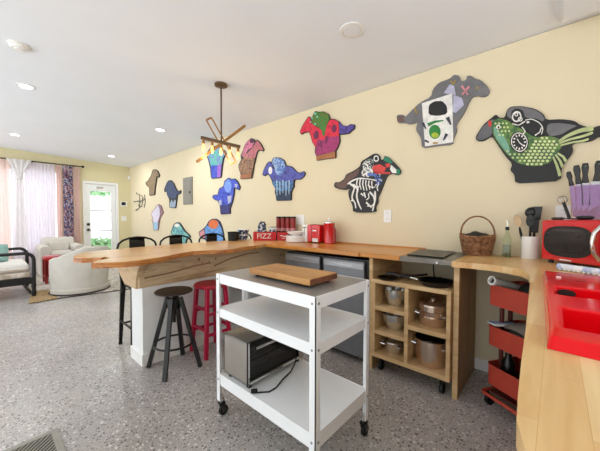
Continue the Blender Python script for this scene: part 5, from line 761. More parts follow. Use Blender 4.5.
def pot(x, y, z, r, h, label, mat='steel', bowl=False, lid=False, handles=True, ring2=False):
    t = thing('cooking_pot' if not bowl else 'mixing_bowl', label, 'pot' if not bowl else 'bowl', (x, y, z), 0, 'steel pots and bowls on the pot shelf')
    if bowl: prof = [(0, .001), (r*.55, .001), (r*.8, h*.25), (r*.96, h*.65), (r, h), (r*1.05, h+.003), (r*.97, h-.001), (r*.9, h*.6), (r*.7, h*.25), (0, .008)]
    else: prof = [(0, .001), (r*.93, .001), (r, .012), (r, h), (r*1.03, h+.004), (r*.96, h), (r*.96, .02), (0, .012)]
    MB().lathe(prof, (x, y, z), 36).build('vessel', mat, t)
    if ring2:
        MB().lathe([(r*1.0, h*.60), (r*1.06, h*.62), (r*1.06, h*.66), (r*1.0, h*.68)], (x, y, z), 36).build('rim', mat, t)
        MB().lathe([(r*.985, h), (r*.985, h+.035), (r*1.05, h+.037), (r*1.05, h+.042), (r*.95, h+.042), (r*.95, h+.006)], (x, y, z), 36).build('nested_pan', mat, t)
    if lid:
        hh = h+(.042 if ring2 else .004)
        MB().lathe([(r*1.02, 0), (r*1.0, .008), (r*.6, .022), (.012, .027), (.012, .035), (.024, .042), (.02, .05), (0, .052)], (x, y, z+hh), 32).build('lid', 'oven_glass' if lid == 'glass' else mat, t)
        MB().sphere((x, y, z+hh+.043), .02, 12, 1.3, .8, .6).build('lid_knob', 'black_satin', t)
    if handles:
        for s in (-1, 1):
            a = s*.9 if not bowl else s*.6
            p = Vector((x, y, z+h*.78)); d = Vector((math.cos(-PI/2+a*1.35), math.sin(-PI/2+a*1.35), 0)); e = Vector((-d.y, d.x, 0))
            MB().tube([p+d*r*.98-e*.03, p+d*(r+.026)-e*.026+Vector((0, 0, .006)), p+d*(r+.03)+Vector((0, 0, .008)), p+d*(r+.026)+e*.026+Vector((0, 0, .006)), p+d*r*.98+e*.03], .0045, 7).build('loop_handle', 'chrome', t)
    return t
pot(-.905, 2.11, .508, .078, .125, 'steel mixing bowl on the top left shelf of the pot shelf', bowl=True, handles=False)
MB().lathe([(0, 0), (.05, 0), (.052, .025), (.03, .032), (0, .034)], (0, 0, 0))
pot(-.915, 2.125, .324, .090, .115, 'steel mixing bowl on the middle left shelf of the pot shelf', bowl=True, handles=False)
pot(-.915, 2.11, .148, .066, .070, 'small steel pot with lid on the bottom left shelf of the pot shelf', lid=True)
pot(-.635, 2.125, .424, .092, .10, 'warmly tinted steel pot with nested pan and lid on the upper right shelf', 'warm_reflect_steel', lid=True, ring2=True)
pot(-.640, 2.12, .148, .105, .175, 'tall steel stockpot on the bottom right shelf of the pot shelf', 'warm_reflect_steel', lid='glass')
# frying pans on top of the shelf unit
fp = thing('frying_pan', 'black frying pan lying on top of the pot shelf at right', 'frying pan', (-.612, 2.09, .71))
MB().lathe([(0, .001), (.088, .001), (.112, .036), (.116, .038), (.111, .036), (.088, .007), (0, .006)], (-.612, 2.09, .71), 36).build('pan', 'pan_black', fp)
MB().bar((-.715, 2.05, .744), (-.77, 2.03, .756), .022, .012).build('handle_joint', 'steel', fp, bevel=.003)
MB().bar((-.765, 2.032, .755), (-.92, 1.975, .775), .026, .018).build('handle', 'black_satin', fp, bevel=.005)
fp = thing('frying_pan', 'small flat black pan lying on top of the pot shelf at left', 'frying pan', (-.945, 2.06, .71))
MB().lathe([(0, .001), (.06, .001), (.076, .016), (.079, .017), (.075, .015), (.058, .006), (0, .005)], (-.945, 2.06, .71), 32).build('pan', 'pan_black', fp)
MB().bar((-.87, 2.10, .728), (-.70, 2.20, .76), .02, .012).build('handle', 'pan_black', fp, bevel=.004)

# ------------------------------------------------------------------ things on the back worktop
E1 = ZT+.0005
cr = thing('crate', 'red wooden crate with white lettering FIZZ on the bar corner', 'crate', (-2.535, 2.21, E1))
ca, cb_ = Vector((-2.622, 2.111, 0)), Vector((-2.447, 2.312, 0)); cd = (cb_-ca).normalized(); cn = Vector((cd.y, -cd.x, 0))
def cp_(u, n_, z): return ca+cd*u-cn*n_+Vector((0, 0, E1+z))
L = (cb_-ca).length
MB().bar(cp_(0, .006, .05), cp_(L, .006, .05), .012, .10).build('front_board', 'red_satin', cr, bevel=.002)
MB().bar(cp_(0, .144, .05), cp_(L, .144, .05), .012, .10).build('back_board', 'red_satin', cr, bevel=.002)
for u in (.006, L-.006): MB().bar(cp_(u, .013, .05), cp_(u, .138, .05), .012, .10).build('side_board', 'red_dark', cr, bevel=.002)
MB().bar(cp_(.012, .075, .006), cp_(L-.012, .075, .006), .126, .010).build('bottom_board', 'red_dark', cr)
rot = Matrix((cd, Vector((0, 0, 1)), cn)).transposed()
writing('FIZZ', .085, 'white_plastic', cr, cp_(L*.47, -.0005, .05), rot)
bx = thing('red_box', 'small red box with a white mark right of the FIZZ crate', 'box', (-2.42, 2.37, E1))
MB().bar((-2.455, 2.345, E1+.047), (-2.365, 2.425, E1+.047), .06, .094).build('carton', 'red_satin', bx, bevel=.002)
d2 = Vector((.09, .08, 0)).normalized(); n2 = Vector((d2.y, -d2.x, 0)); o2 = Vector((-2.455, 2.345, E1+.047))+n2*.0305
mk = MB(); mk.bar(o2+d2*.03+Vector((0, 0, .012)), o2+d2*.10+Vector((0, 0, -.002)), .0015, .008); mk.bar(o2+d2*.05+Vector((0, 0, -.02)), o2+d2*.09+Vector((0, 0, -.02)), .0015, .006)
mk.build('printed_mark', 'white_plastic', bx, smooth=0)
# bowls and bundles behind the crate
bn = thing('storage_tub', 'black tub at the far left of the crockery behind the FIZZ crate', 'tub', (-2.80, 1.96, E1))
MB().lathe([(0, 0), (.058, 0), (.066, .10), (.07, .103), (.062, .10), (.054, .006), (0, .006)], (-2.80, 1.96, E1)).build('tub', 'black_matt', bn)
for k, (x, y, z, r, lab) in enumerate(((-2.775, 2.085, 0, .062, 'lower blue and white patterned bowl, beside the black tub'), (-2.78, 2.09, .0665, .07, 'upper blue and white patterned bowl, stacked beside the black tub'))):
    t = thing('patterned_bowl', lab, 'bowl', (x, y, E1+z), 0, 'patterned bowls beside the crate')
    MB().lathe([(0, 0), (r*.5, 0), (r*.9, .035), (r, .06), (r*.95, .058), (r*.8, .03), (0, .008)], (x, y, E1+z)).build('bowl', 'pattern_blue', t)
    MB().lathe([(r*1.0, .056), (r*1.03, .061), (r*.97, .066), (r*.95, .058)], (x, y, E1+z)).build('rim', 'ceramic', t)
bg = thing('fabric_bundle', 'dark patterned fabric bundle heaped in the FIZZ crate', 'fabric', (-2.60, 2.27, E1+.012))
def bun(u, v):
    a = 2*PI*u; q = PI*v/2; r = .062*math.cos(q)**.6*(1+.08*math.sin(5*a)); z = .195*math.sin(q)*(1+.04*math.sin(3*a))
    return (-2.612+r*math.cos(a)*.95, 2.236+r*math.sin(a)*.95, E1+.014+z)
MB().grid(bun, 28, 10).build('fabric', 'pattern_dark', bg, smooth=60)
MB().tube([(-2.64, 2.20, E1+.17), (-2.62, 2.22, E1+.215), (-2.59, 2.25, E1+.215), (-2.58, 2.27, E1+.18)], .007, 6).build('strap', 'black_matt', bg)
tn = thing('tin', 'small blue and white tin standing in the FIZZ crate', 'tin', (-2.52, 2.30, E1+.012))
MB().lathe([(0, 0), (.045, 0), (.045, .125), (.047, .127), (.047, .14), (.03, .146), (0, .147)], (-2.515, 2.325, E1+.013), 24).build('can', 'pattern_blue', tn)
MB().lathe([(.0455, .0), (.0475, .0), (.0475, .02), (.0455, .02)], (-2.515, 2.325, E1+.13), 24).build('lid', 'paper_white', tn)
# rack of red canisters
rk = thing('canister_rack', 'low wire rack that holds four upright red canisters behind the crate', 'rack', (-2.46, 2.49, E1))
MB().box(-2.63, -2.27, 2.46, 2.535, E1, E1+.012).build('base', 'black_metal', rk, bevel=.002)
m = MB()
for y in (2.462, 2.533): m.tube([(-2.64, y, E1+.11), (-2.25, y, E1+.11)], .0035, 6)
for x in (-2.64, -2.25): m.tube([(x, 2.462, E1), (x, 2.462, E1+.11), (x, 2.533, E1+.11), (x, 2.533, E1)], .0035, 6)
m.build('wire_rail', 'steel', rk)
for i in range(4):
    x = -2.598+.084*i
    t = thing('red_canister', 'red canister with dark lid in the wire rack, %s' % ('leftmost of the four', 'second from the left', 'third from the left', 'rightmost of the four')[i], 'canister', (x, 2.497, E1+.012), 0, 'red canisters in the wire rack')
    MB().lathe([(0, 0), (.029, 0), (.03, .004), (.03, .262), (0, .262)], (x, 2.497, E1+.0125), 20).build('canister_body', 'red_dark', t)
    MB().lathe([(.031, 0), (.031, .016), (.027, .02), (0, .02)], (x, 2.497, E1+.262), 20).build('lid', 'black_matt', t)
    MB().lathe([(.0303, .10), (.0308, .10), (.0308, .13), (.0303, .13)], (x, 2.497, E1+.0125), 20).build('label_band', 'rose', t)
for i in range(5):
    z = E1+.0135*i
    t = thing('white_plate', 'white plate in the stack beside the red toaster, %s' % ('bottom plate', 'second from the bottom', 'middle plate', 'fourth from the bottom', 'top plate')[i], 'plate', (-2.165, 2.36, z), 0, 'white plates stacked by the toaster')
    r = .122-.002*(i % 2)
    MB().lathe([(0, 0), (r*.6, 0), (r*.97, .004), (r, .007), (r, .0165), (r*.97, .0172), (r*.6, .005), (0, .005)], (-2.165, 2.36, z), 40).build('plate', 'ceramic', t)
t = thing('white_bowl', 'white serving bowl on top of the plate stack', 'bowl', (-2.165, 2.36, E1+.064))
MB().lathe([(0, .007), (.05, .007), (.10, .03), (.112, .05), (.108, .05), (.09, .03), (0, .012)], (-2.165, 2.36, E1+.064), 40).build('bowl', 'ceramic', t)
MB().lathe([(0, 0), (.05, 0), (.05, .009), (0, .009)], (-2.165, 2.36, E1+.0655), 30).build('foot_ring', 'ceramic', t)
# toaster
ts = thing('toaster', 'red toaster with a pale end panel between the plates and the red coffee press', 'toaster', (-1.965, 2.42, E1))
MB().box(-2.012, -1.84, 2.36, 2.50, E1+.008, E1+.195).build('shell', 'red_gloss', ts, bevel=.012)
MB().box(-2.085, -2.013, 2.362, 2.498, E1+.004, E1+.192).build('end_panel', 'white_plastic', ts, bevel=.008)
m = MB()
for z in (.155, .163): m.box(-2.075, -2.023, 2.3605, 2.3625, E1+z, E1+z+.005)
m.box(-2.052, -2.047, 2.3605, 2.3625, E1+.05, E1+.15); m.build('markings', 'black_matt', ts, smooth=0)
MB().box(-1.935, -1.86, 2.3575, 2.361, E1+.012, E1+.05).build('lower_plate', 'steel', ts, bevel=.001)
MB().box(-1.935, -1.885, 2.3575, 2.361, E1+.125, E1+.138).build('badge', 'steel', ts, bevel=.001)
for y in (2.40, 2.45): MB().box(-2.0, -1.86, y-.012, y+.012, E1+.193, E1+.1965).build('slot', 'black_matt', ts)
MB().box(-1.948, -1.942, 2.358, 2.362, E1+.015, E1+.19).build('seam', 'red_dark', ts)
for x in (-2.07, -1.86):
    for y in (2.38, 2.48): MB().cyl((x, y, E1), (x, y, E1+.009), .008, n=8).build('foot', 'rubber', ts)
# coffee press
fr = thing('coffee_press', 'tall red coffee press with a side handle on the worktop', 'coffee press', (-1.765, 2.43, E1))
MB().lathe([(0, 0), (.055, 0), (.058, .006), (.055, .015), (.055, .20), (.058, .207), (.058, .213), (0, .214)], (-1.765, 2.43, E1), 32).build('jug', 'red_gloss', fr)
MB().lathe([(.058, 0), (.058, .012), (.04, .022), (0, .024)], (-1.765, 2.43, E1+.213), 30).build('lid', 'steel', fr)
MB().lathe([(.004, 0), (.004, .016), (.013, .02), (.013, .03), (0, .034)], (-1.765, 2.43, E1+.235), 16).build('plunger_knob', 'chrome', fr)
MB().tube([(-1.715, 2.41, E1+.175), (-1.685, 2.40, E1+.175), (-1.666, 2.393, E1+.155), (-1.662, 2.391, E1+.09), (-1.664, 2.392, E1+.012)], .008, 8).build('handle', 'red_dark', fr)
# ------------------------------------------------------------------ stools
def backed_stool(label):
    t = thing('bar_stool', label, 'stool', (0, 0, 0), 0, 'black metal bar stools behind the bar')
    H = .60
    MB().box(-.155, .155, -.155, .155, H, H+.018).build('seat', 'black_metal', t, bevel=.012, local=True)
    MB().box(-.145, .145, -.145, .145, H-.05, H).build('apron', 'black_metal', t, bevel=.006, local=True)
    for sx in (-1, 1):
        for sy in (-1, 1):
            MB().bar((sx*.135, sy*.135, H-.005), (sx*.158, sy*.158, 0.004), .042, .03, w2=.026, h2=.022).build('leg', 'black_metal', t, bevel=.003, local=True)
            MB().box(sx*.158-.014, sx*.158+.014, sy*.158-.014, sy*.158+.014, 0, .012).build('foot_cap', 'rubber', t, local=True)
    m = MB()
    for s in (-1, 1):
        m.bar((s*.152, -.163, .19), (s*.152, .163, .19), .012, .016); m.bar((-.152, s*.165, .23), (.152, s*.165, .23), .012, .016)
    m.build('footrest', 'black_metal', t, local=True)
    path = [(-.10, -.150, H-.11), (-.12, -.16, H+.05), (-.145, -.172, H+.24)]
    for i in range(9):
        a = PI-i*PI/8; path.append((-.155-.015*math.sin(a), .172*math.cos(a), H+.285+.10*math.sin(a)**.8))
    path += [(-.145, .172, H+.24), (-.12, .16, H+.05), (-.10, .150, H-.11)]
    MB().tube(path, .0095, 8).build('back_hoop', 'black_metal', t, local=True, smooth=60)
    def splat(u, v):
        y = (u-.5)*.15*(1-.1*v); x = -.148-.02*v-.012*math.cos((u-.5)*2)
        return (x, y, H+.01+.372*v)
    MB().grid(splat, 8, 6).build('splat', 'black_metal', t, local=True, solidify=.003)
    return t
ys = [.998, 1.375, 1.80, 2.20]
labs = ['black metal bar stool with back, at the tip of the bar nearest the door', 'black metal bar stool with back, in front of the teal horse cutout', 'black metal bar stool with back, in front of the orange helmeted rider cutout', 'black metal bar stool with back, nearest the crockery behind the FIZZ crate']
s0 = backed_stool(labs[0])
for y, l in zip(ys[1:], labs[1:]): copy_tree(s0, (-2.83, y, 0), l)
s0.location = (-2.83, ys[0], 0)

bx_, by_ = -2.205, .99
t = thing('swivel_stool', 'black backless stool with round dark seat and ring footrest, before the half wall', 'stool', (bx_, by_, 0))
MB().lathe([(0, .592), (.125, .592), (.137, .597), (.139, .604), (.133, .611), (0, .612)], (bx_, by_, 0), 36).build('seat', 'dark_wood', t)
MB().cyl((bx_, by_, .36), (bx_, by_, .592), .013, n=12).build('screw_post', 'black_metal', t)
MB().lathe([(0, .47), (.045, .47), (.05, .48), (.05, .535), (.042, .548), (0, .548)], (bx_, by_, 0), 20).build('hub', 'black_metal', t)
MB().cyl((bx_, by_, .575), (bx_, by_, .593), .06, n=20).build('seat_plate', 'black_metal', t)
for sx in (-1, 1):
    for sy in (-1, 1): MB().bar((bx_+sx*.035, by_+sy*.035, .555), (bx_+sx*.147, by_+sy*.138, .004), .032, .026).build('leg', 'black_satin', t, bevel=.003)
MB().tube([(bx_+.145*math.cos(a), by_+.145*math.sin(a), .20) for a in [2*PI*i/40 for i in range(40)]], .008, 8, True).build('footrest_ring', 'black_satin', t)

rx_, ry_ = -2.245, 1.335
t = thing('wooden_stool', 'crimson painted wooden stool with round seat, beside the white trolley', 'stool', (rx_, ry_, 0))
MB().lathe([(0, .572), (.13, .572), (.142, .58), (.144, .592), (.136, .602), (0, .604)], (rx_, ry_, 0), 36).build('seat', 'seat_red', t)
def lg(sx, sy, z): k = 1-z/.58; return (rx_+sx*(.085+.035*k), ry_+sy*(.085+.035*k), z)
for sx in (-1, 1):
    for sy in (-1, 1): MB().bar(lg(sx, sy, .574), lg(sx, sy, .0), .032, .032).build('leg', 'magenta_red', t, bevel=.005)
for z, f in ((.19, 0), (.36, 0), (.23, 1), (.40, 1)):
    for s in (-1, 1):
        a, b = (lg(-1, s, z), lg(1, s, z)) if f else (lg(s, -1, z), lg(s, 1, z))
        MB().bar(a, b, .02, .022).build('rung', 'magenta_red', t, bevel=.003)
gx, gy = -2.2, 1.70
t = thing('metal_stool', 'pale galvanised metal stool half hidden behind the white trolley', 'stool', (gx, gy, 0))
MB().box(gx-.15, gx+.15, gy-.15, gy+.15, .565, .585).build('seat', 'white_metal', t, bevel=.01)
MB().box(gx-.14, gx+.14, gy-.14, gy+.14, .51, .567).build('apron', 'steel', t, bevel=.004)
for sx in (-1, 1):
    for sy in (-1, 1): MB().bar((gx+sx*.125, gy+sy*.125, .56), (gx+sx*.165, gy+sy*.165, 0), .05, .03, w2=.03, h2=.024).build('leg', 'white_metal', t, bevel=.003)
m = MB()
for s in (-1, 1): m.bar((gx-.15, gy+s*.15, .2), (gx+.15, gy+s*.15, .2), .014, .018); m.bar((gx+s*.15, gy-.15, .22), (gx+s*.15, gy+.15, .22), .014, .018)
m.build('footrest', 'steel', t)

# ------------------------------------------------------------------ white trolley
tx0, tx1, ty0, ty1 = -1.478, -.728, .911, 1.371
tl = thing('kitchen_trolley', 'white metal three-tier kitchen trolley on casters in the foreground', 'trolley', ((tx0+tx1)/2, (ty0+ty1)/2, 0))
for x, dx in ((tx0, 1), (tx1, -1)):
    for y, dy in ((ty0, 1), (ty1, -1)):
        m = MB(); m.box(min(x, x+dx*.034), max(x, x+dx*.034), min(y, y+dy*.004), max(y, y+dy*.004), .10, .848); m.box(min(x, x+dx*.004), max(x, x+dx*.004), min(y, y+dy*.034), max(y, y+dy*.034), .10, .848)
        m.box(min(x+dx*.004, x+dx*.012), max(x+dx*.004, x+dx*.012), min(y+dy*.004, y+dy*.012), max(y+dy*.004, y+dy*.012), .10, .848)
        p = m.build('upright', 'white_metal', tl, smooth=0)
        sc = MB()
        for z in (.821, .624, .229):
            sc.cyl((x+dx*.019, y-dy*.0025, z), (x+dx*.019, y+dy*.003, z), .0055, n=10); sc.cyl((x-dx*.0025, y+dy*.019, z), (x+dx*.003, y+dy*.019, z), .0055, n=10)
        sc.build('bolt', 'brushed_steel', p)
        cx, cy = x+dx*.02, y+dy*.02
        c = MB().cyl((cx, cy, .078), (cx, cy, .125), .010, n=12); c.cyl((cx, cy, .098), (cx, cy, .104), .017, n=14); c.build('caster_stem', 'steel', tl)
        c = MB()
        for s in (-1, 1): c.prism([(cy-.016, .083), (cy+.018, .083), (cy+.026, .03), (cy+.006, .024)], cx+s*.013-.002, cx+s*.013+.002, 'YZ')
        c.box(cx-.015, cx+.015, cy-.016, cy+.018, .076, .084); c.build('caster_fork', 'black_satin', tl)
        MB().cyl((cx-.010, cy+.014, .029), (cx+.010, cy+.014, .029), .029, n=20).build('wheel', 'rubber', tl, bevel=.003)
def tray(name, z0, z1, surf, mat_s):
    m = MB(); a = .005
    for b in ((tx0+a, tx1-a, ty0+a, ty0+a+.003), (tx0+a, tx1-a, ty1-a-.003, ty1-a), (tx0+a, tx0+a+.003, ty0+a, ty1-a), (tx1-a-.003, tx1-a, ty0+a, ty1-a)): m.box(*b, z0, z1)
    r = m.build(name, 'white_metal', tl, smooth=0)
    MB().box(tx0+a+.003, tx1-a-.003, ty0+a+.003, ty1-a-.003, surf-.006, surf).build('shelf_surface', mat_s, r, smooth=0)
tray('top_frame', .796, .850, .8485, 'trolley_top'); tray('middle_frame', .598, .650, .648, 'white_metal'); tray('bottom_frame', .195, .262, .260, 'white_metal')

bd = thing('cutting_board', 'thick wooden cutting board on the trolley top', 'cutting board', (-1.07, 1.12, .849))
MB().box(-1.295, -.845, 1.012, 1.236, .860, .892).build('board', 'board_wood', bd, bevel=.003)
MB().box(-.8455, -.8435, 1.016, 1.232, .863, .889).build('end_grain', 'board_end', bd)
for x in (-1.25, -.89):
    for y in (1.04, 1.21): MB().cyl((x, y, .8492), (x, y, .861), .014, n=12).build('foot', 'rubber', bd)

# toaster oven on the bottom tier
ox0, ox1, oy0, oy1, oz0, oz1 = -1.415, -1.185, .922, 1.363, .284, .515
ov = thing('toaster_oven', 'stainless toaster oven on the bottom tier of the white trolley', 'toaster oven', ((ox0+ox1)/2, 1.14, .2605))
m = MB(); w_ = .012
m.box(ox0, ox1-.02, oy0, oy0+w_, oz0, oz1); m.box(ox0, ox1-.02, oy1-.04, oy1, oz0, oz1); m.box(ox0, ox0+w_, oy0, oy1, oz0, oz1); m.box(ox0, ox1-.02, oy0, oy1, oz1-w_, oz1); m.box(ox0, ox1-.02, oy0, oy1, oz0, oz0+w_)
m.build('housing', 'oven_steel', ov, bevel=.004)
MB().box(ox0+w_+.001, ox0+w_+.004, oy0+w_, oy1-.04, oz0+w_, oz1-w_).build('back_liner', 'brushed_steel', ov)
m = MB()
for a, b, c, d in ((oy0, oy0+.018, oz0, oz1), (oy1-.052, oy1-.04, oz0, oz1), (oy0, oy1-.04, oz0, oz0+.028), (oy0, oy1-.04, oz1-.03, oz1)): m.box(ox1-.019, ox1-.004, a, b, c, d)
dr_ = m.build('door_frame', 'black_satin', ov, bevel=.002)
MB().box(ox1-.014, ox1-.010, oy0+.018, oy1-.052, oz0+.028, oz1-.03).build('door_glass', 'oven_glass', dr_, smooth=0)
MB().box(ox1-.004, ox1-.0005, oy0+.004, oy1-.042, oz0+.006, oz0+.022).build('lower_trim', 'chrome', dr_, bevel=.001)
MB().box(ox1-.004, ox1-.001, oy0+.0, oy0+.008, oz0, oz1).build('side_trim', 'chrome', dr_)
m = MB().cyl((ox1+.022, oy0+.03, oz1-.028), (ox1+.022, oy1-.06, oz1-.028), .0075, n=12)
for y in (oy0+.05, oy1-.08): m.cyl((ox1-.006, y, oz1-.028), (ox1+.022, y, oz1-.028), .006, n=8)
m.build('door_handle', 'chrome', dr_)
m = MB()
for z in (oz0+.085,):
    for i in range(9): m.cyl((ox0+.03+i*.022, oy0+.014, z), (ox0+.03+i*.022, oy1-.042, z), .0018, n=6)
    for y in (oy0+.03, oy0+.16, oy1-.13): m.cyl((ox0+.02, y, z), (ox1-.022, y, z), .0024, n=6)
m.build('wire_rack', 'chrome', ov)
m = MB()
for y in (oy0+.08, oy0+.22): m.cyl((ox0+.06, oy0+.014, oz0+.03), (ox0+.06, oy1-.042, oz0+.03), .004, n=8)
m.build('heating_element', 'black_matt', ov)
MB().box(ox1-.02, ox1-.004, oy1-.039, oy1, oz0, oz1).build('control_panel', 'oven_steel', ov, bevel=.003)
for z in (.07, .125, .18): MB().cyl((ox1-.005, oy1-.02, oz0+z), (ox1+.012, oy1-.02, oz0+z), .014, n=20).build('control_knob', 'black_satin', ov)
for x in (ox0+.03, ox1-.035):
    for y in (oy0+.03, oy1-.03): MB().cyl((x, y, .2605), (x, y, oz0+.001), .014, .017, n=14).build('foot', 'rubber', ov)
pc = thing('power_cord', 'black power cord with plug curled on the bottom tier of the white trolley', 'cord', (-1.13, 1.0, .2605))
MB().tube([(-1.150, .925, .268), (-1.13, .955, .266), (-1.10, .99, .265), (-1.10, 1.04, .265), (-1.13, 1.12, .265), (-1.145, 1.2, .27), (-1.15, 1.24, .30), (-1.156, 1.26, .33)], .004, 7).build('cable', 'rubber', pc, smooth=60)
MB().bar((-1.168, .90 + .022, .270), (-1.148, .95, .270), .022, .016).build('plug', 'black_satin', pc, bevel=.004)

# ------------------------------------------------------------------ red rolling cart under the corner worktop
ra = Vector((-.312, 2.105, 0)); rd = Vector((.845, -.535, 0)).normalized(); rn = Vector((-rd.y, rd.x, 0)); RW, RD = .42, .29
rc = thing('rolling_cart', 'dark red three-tray rolling cart under the corner worktop', 'rolling cart', tuple(ra+rd*RW/2+rn*RD/2))
def rp_(u, v, z): return ra+rd*u+rn*v+Vector((0, 0, z))
for z0, z1 in ((.645, .765), (.395, .51), (.148, .268)):
    m = MB(); th = .004; c = .025
    ol = [(c, 0), (RW-c, 0), (RW, c), (RW, RD-c), (RW-c, RD), (c, RD), (0, RD-c), (0, c)]
    il = [(min(max(u, th), RW-th) if u in (0, RW) else u, min(max(v, th), RD-th)) for u, v in ol]
    n = 8; m.v = [tuple(rp_(u, v, z)) for z in (z0, z1) for u, v in ol]+[tuple(rp_(u, v, z)) for z in (z0+.004, z1) for u, v in il]
    for i in range(n):
        j = (i+1) % n; m.f += [(i, j, n+j, n+i), (2*n+i, 3*n+i, 3*n+j, 2*n+j), (n+i, n+j, 3*n+j, 3*n+i)]
    m.f += [tuple(range(n))[::-1], tuple(range(2*n, 3*n))]
    tr1 = m.build('tray', 'cart_red', rc, smooth=30)
    MB().tube([rp_(u, v, z1) for u, v in ol], .005, 6, True).build('tray_rim', 'cart_red', tr1)
for u in (.004, RW-.004):
    for v in (.10, .17): MB().cyl(rp_(u+(.018 if u < .1 else -.018), v, .06), rp_(u+(.018 if u < .1 else -.018), v, .70), .0125, n=12).build('post', 'cart_post', rc)
MB().tube([rp_(-.012, RD*.5, .083), rp_(-.012, .0, .083), rp_(0.0, -.014, .083), rp_(RW, -.014, .083), rp_(RW+.012, 0, .083), rp_(RW+.012, RD, .083), rp_(-.0, RD+.012, .083), rp_(-.012, RD, .083)], .011, 8, True).build('base_frame', 'cart_red', rc)
MB().bar(rp_(0, RD/2, .082), rp_(RW, RD/2, .082), .20, .012).build('base_plate', 'cart_post', rc)
for u in (.0, RW):
    for v in (.02, RD-.02):
        MB().bar(rp_(u, v, .08), rp_(u+.008, v+.012, .03), .028, .02).build('caster_fork', 'black_satin', rc)
        p = rp_(u+.008, v+.012, .033); MB().cyl(p-rd*.011, p+rd*.011, .033, n=18).build('wheel', 'rubber', rc)
# contents of the red cart
pr = thing('paper_roll', 'white rolled paper tube sticking out of the top tray of the red cart', 'paper roll', tuple(rp_(.06, .06, .70)))
q0, q1 = rp_(.040, -.012, .797), rp_(.040, .20, .735); ax = (q1-q0).normalized()
up_ = Vector((0, 0, 1)); s1 = ax.cross(up_).normalized(); s2 = s1.cross(ax)
m = MB(); N = 24
rings = [(q0, .028), (q1, .028), (q1, .018), (q0, .018)]
for p, r in rings: m.v += [tuple(p+s1*r*math.cos(2*PI*i/N)+s2*r*math.sin(2*PI*i/N)) for i in range(N)]
for k in range(4):
    for i in range(N): j = (i+1) % N; k2 = (k+1) % 4; m.f.append((k*N+i, k*N+j, k2*N+j, k2*N+i))
m.build('paper_tube', 'paper_white', pr)
MB().cyl(q0+ax*.02, q1-ax*.002, .0165, n=20).build('hole_shade', 'black_matt', pr)  # black filler puts the shade into the hollow of the tube
bgp = thing('dark_bag', 'black soft bag heaped in the top tray of the red cart', 'bag', tuple(rp_(.25, .17, .65)))
MB().grid(lambda u, v: tuple(rp_(.225+(.13*math.cos(2*PI*u))*math.cos(PI*v/2)**.5*(1+.06*math.sin(10*PI*u)), .13+(.105*math.sin(2*PI*u))*math.cos(PI*v/2)**.5, .652+.158*math.sin(PI*v/2))), 28, 8).build('bag_body', 'black_matt', bgp)
MB().tube([rp_(.18, .12, .80), rp_(.20, .11, .822), rp_(.26, .11, .822), rp_(.28, .12, .797)], .006, 6).build('bag_handle', 'black_satin', bgp)
cl = thing('folded_cloth', 'grey brown folded cloth in the middle tray of the red cart', 'cloth', tuple(rp_(.22, .14, .40)))
MB().grid(lambda u, v: tuple(rp_(.10+.28*u, .03+.21*v, .515+.05*math.sin(PI*u)*math.sin(PI*v)**.5+.006*math.sin(9*u+4*v))), 16, 12).build('top_fold', 'grey_cloth', cl, solidify=-.02)
MB().bar(rp_(.09, .14, .45), rp_(.39, .14, .45), .23, .10).build('lower_folds', 'grey_cloth', cl, bevel=.02)
bk_ = thing('booklet', 'blue and white booklet at the left end of the middle tray of the red cart', 'booklet', tuple(rp_(.05, .1, .40)))
MB().bar(rp_(.010, .10, .517), rp_(.085, .07, .523), .15, .008).build('pages', 'paper_white', bk_, bevel=.001)
MB().bar(rp_(.010, .10, .5215), rp_(.05, .083, .5245), .15, .003).build('cover', 'paper_blue', bk_)
for i, (u, v, h, m_, lab) in enumerate(((.07, .10, .20, 'black_satin', 'black bottle at the left end of the bottom tray of the red cart'), (.15, .12, .14, 'oven_glass', 'dark glass jar in the middle of the bottom tray of the red cart'), (.27, .12, .16, 'steel', 'grey canister at the right end of the bottom tray of the red cart'))):
    p = rp_(u, v, .1525); t = thing('storage_bottle', lab, 'container', tuple(p))
    MB().lathe([(0, 0), (.034, 0), (.037, .01), (.037, h*.7), (.018, h*.85), (.018, h), (0, h)], tuple(p), 20).build('bottle_body', m_, t)
    MB().lathe([(.02, 0), (.02, .022), (0, .022)], (p.x, p.y, p.z+h), 16).build('cap', 'black_matt' if i else 'chrome', t)

# ------------------------------------------------------------------ red sink in the corner worktop
zr = ZT+.026
sk = thing('kitchen_sink', 'glossy red double-bowl sink set in the corner worktop', 'sink', (.25, 1.3, ZT))
SX0, SX1, SY0, SY1 = -.008, .52, .79, 1.79
B = [(.012, .46, .885, 1.085, .17, .03), (.012, .46, 1.255, 1.41, .17, .03)]
# rim plate with two holes: a grid of cells, then the bowls hang below
bmk = bmesh.new()
xs = [SX0, SX0+.006, .022, .46, SX1]; ysx = [SY0, SY0+.015, .885, 1.085, 1.255, 1.41, SY1-.015, SY1]
def zz(i, j): return ZT+.0005 if (i in (0, len(xs)-1) or j in (0, len(ysx)-1)) else zr
vv = [[bmk.verts.new((xs[i], ysx[j], zz(i, j))) for j in range(len(ysx))] for i in range(len(xs))]
for i in range(len(xs)-1):
    for j in range(len(ysx)-1):
        if i == 2 and j in (2, 4): continue
        bmk.faces.new((vv[i][j], vv[i+1][j], vv[i+1][j+1], vv[i][j+1]))
for j in (2, 4):
    tp = [vv[2][j], vv[3][j], vv[3][j+1], vv[2][j+1]]; dp = .15
    bt_ = []
    for v in tp:
        cx, cy = (.012+.46)/2, (ysx[j]+ysx[j+1])/2
        bt_.append(bmk.verts.new((cx+(v.co.x-cx)*.93, cy+(v.co.y-cy)*.86, zr-dp)))
    for k in range(4): bmk.faces.new((tp[k], tp[(k+1) % 4], bt_[(k+1) % 4], bt_[k]))
    bmk.faces.new(bt_)
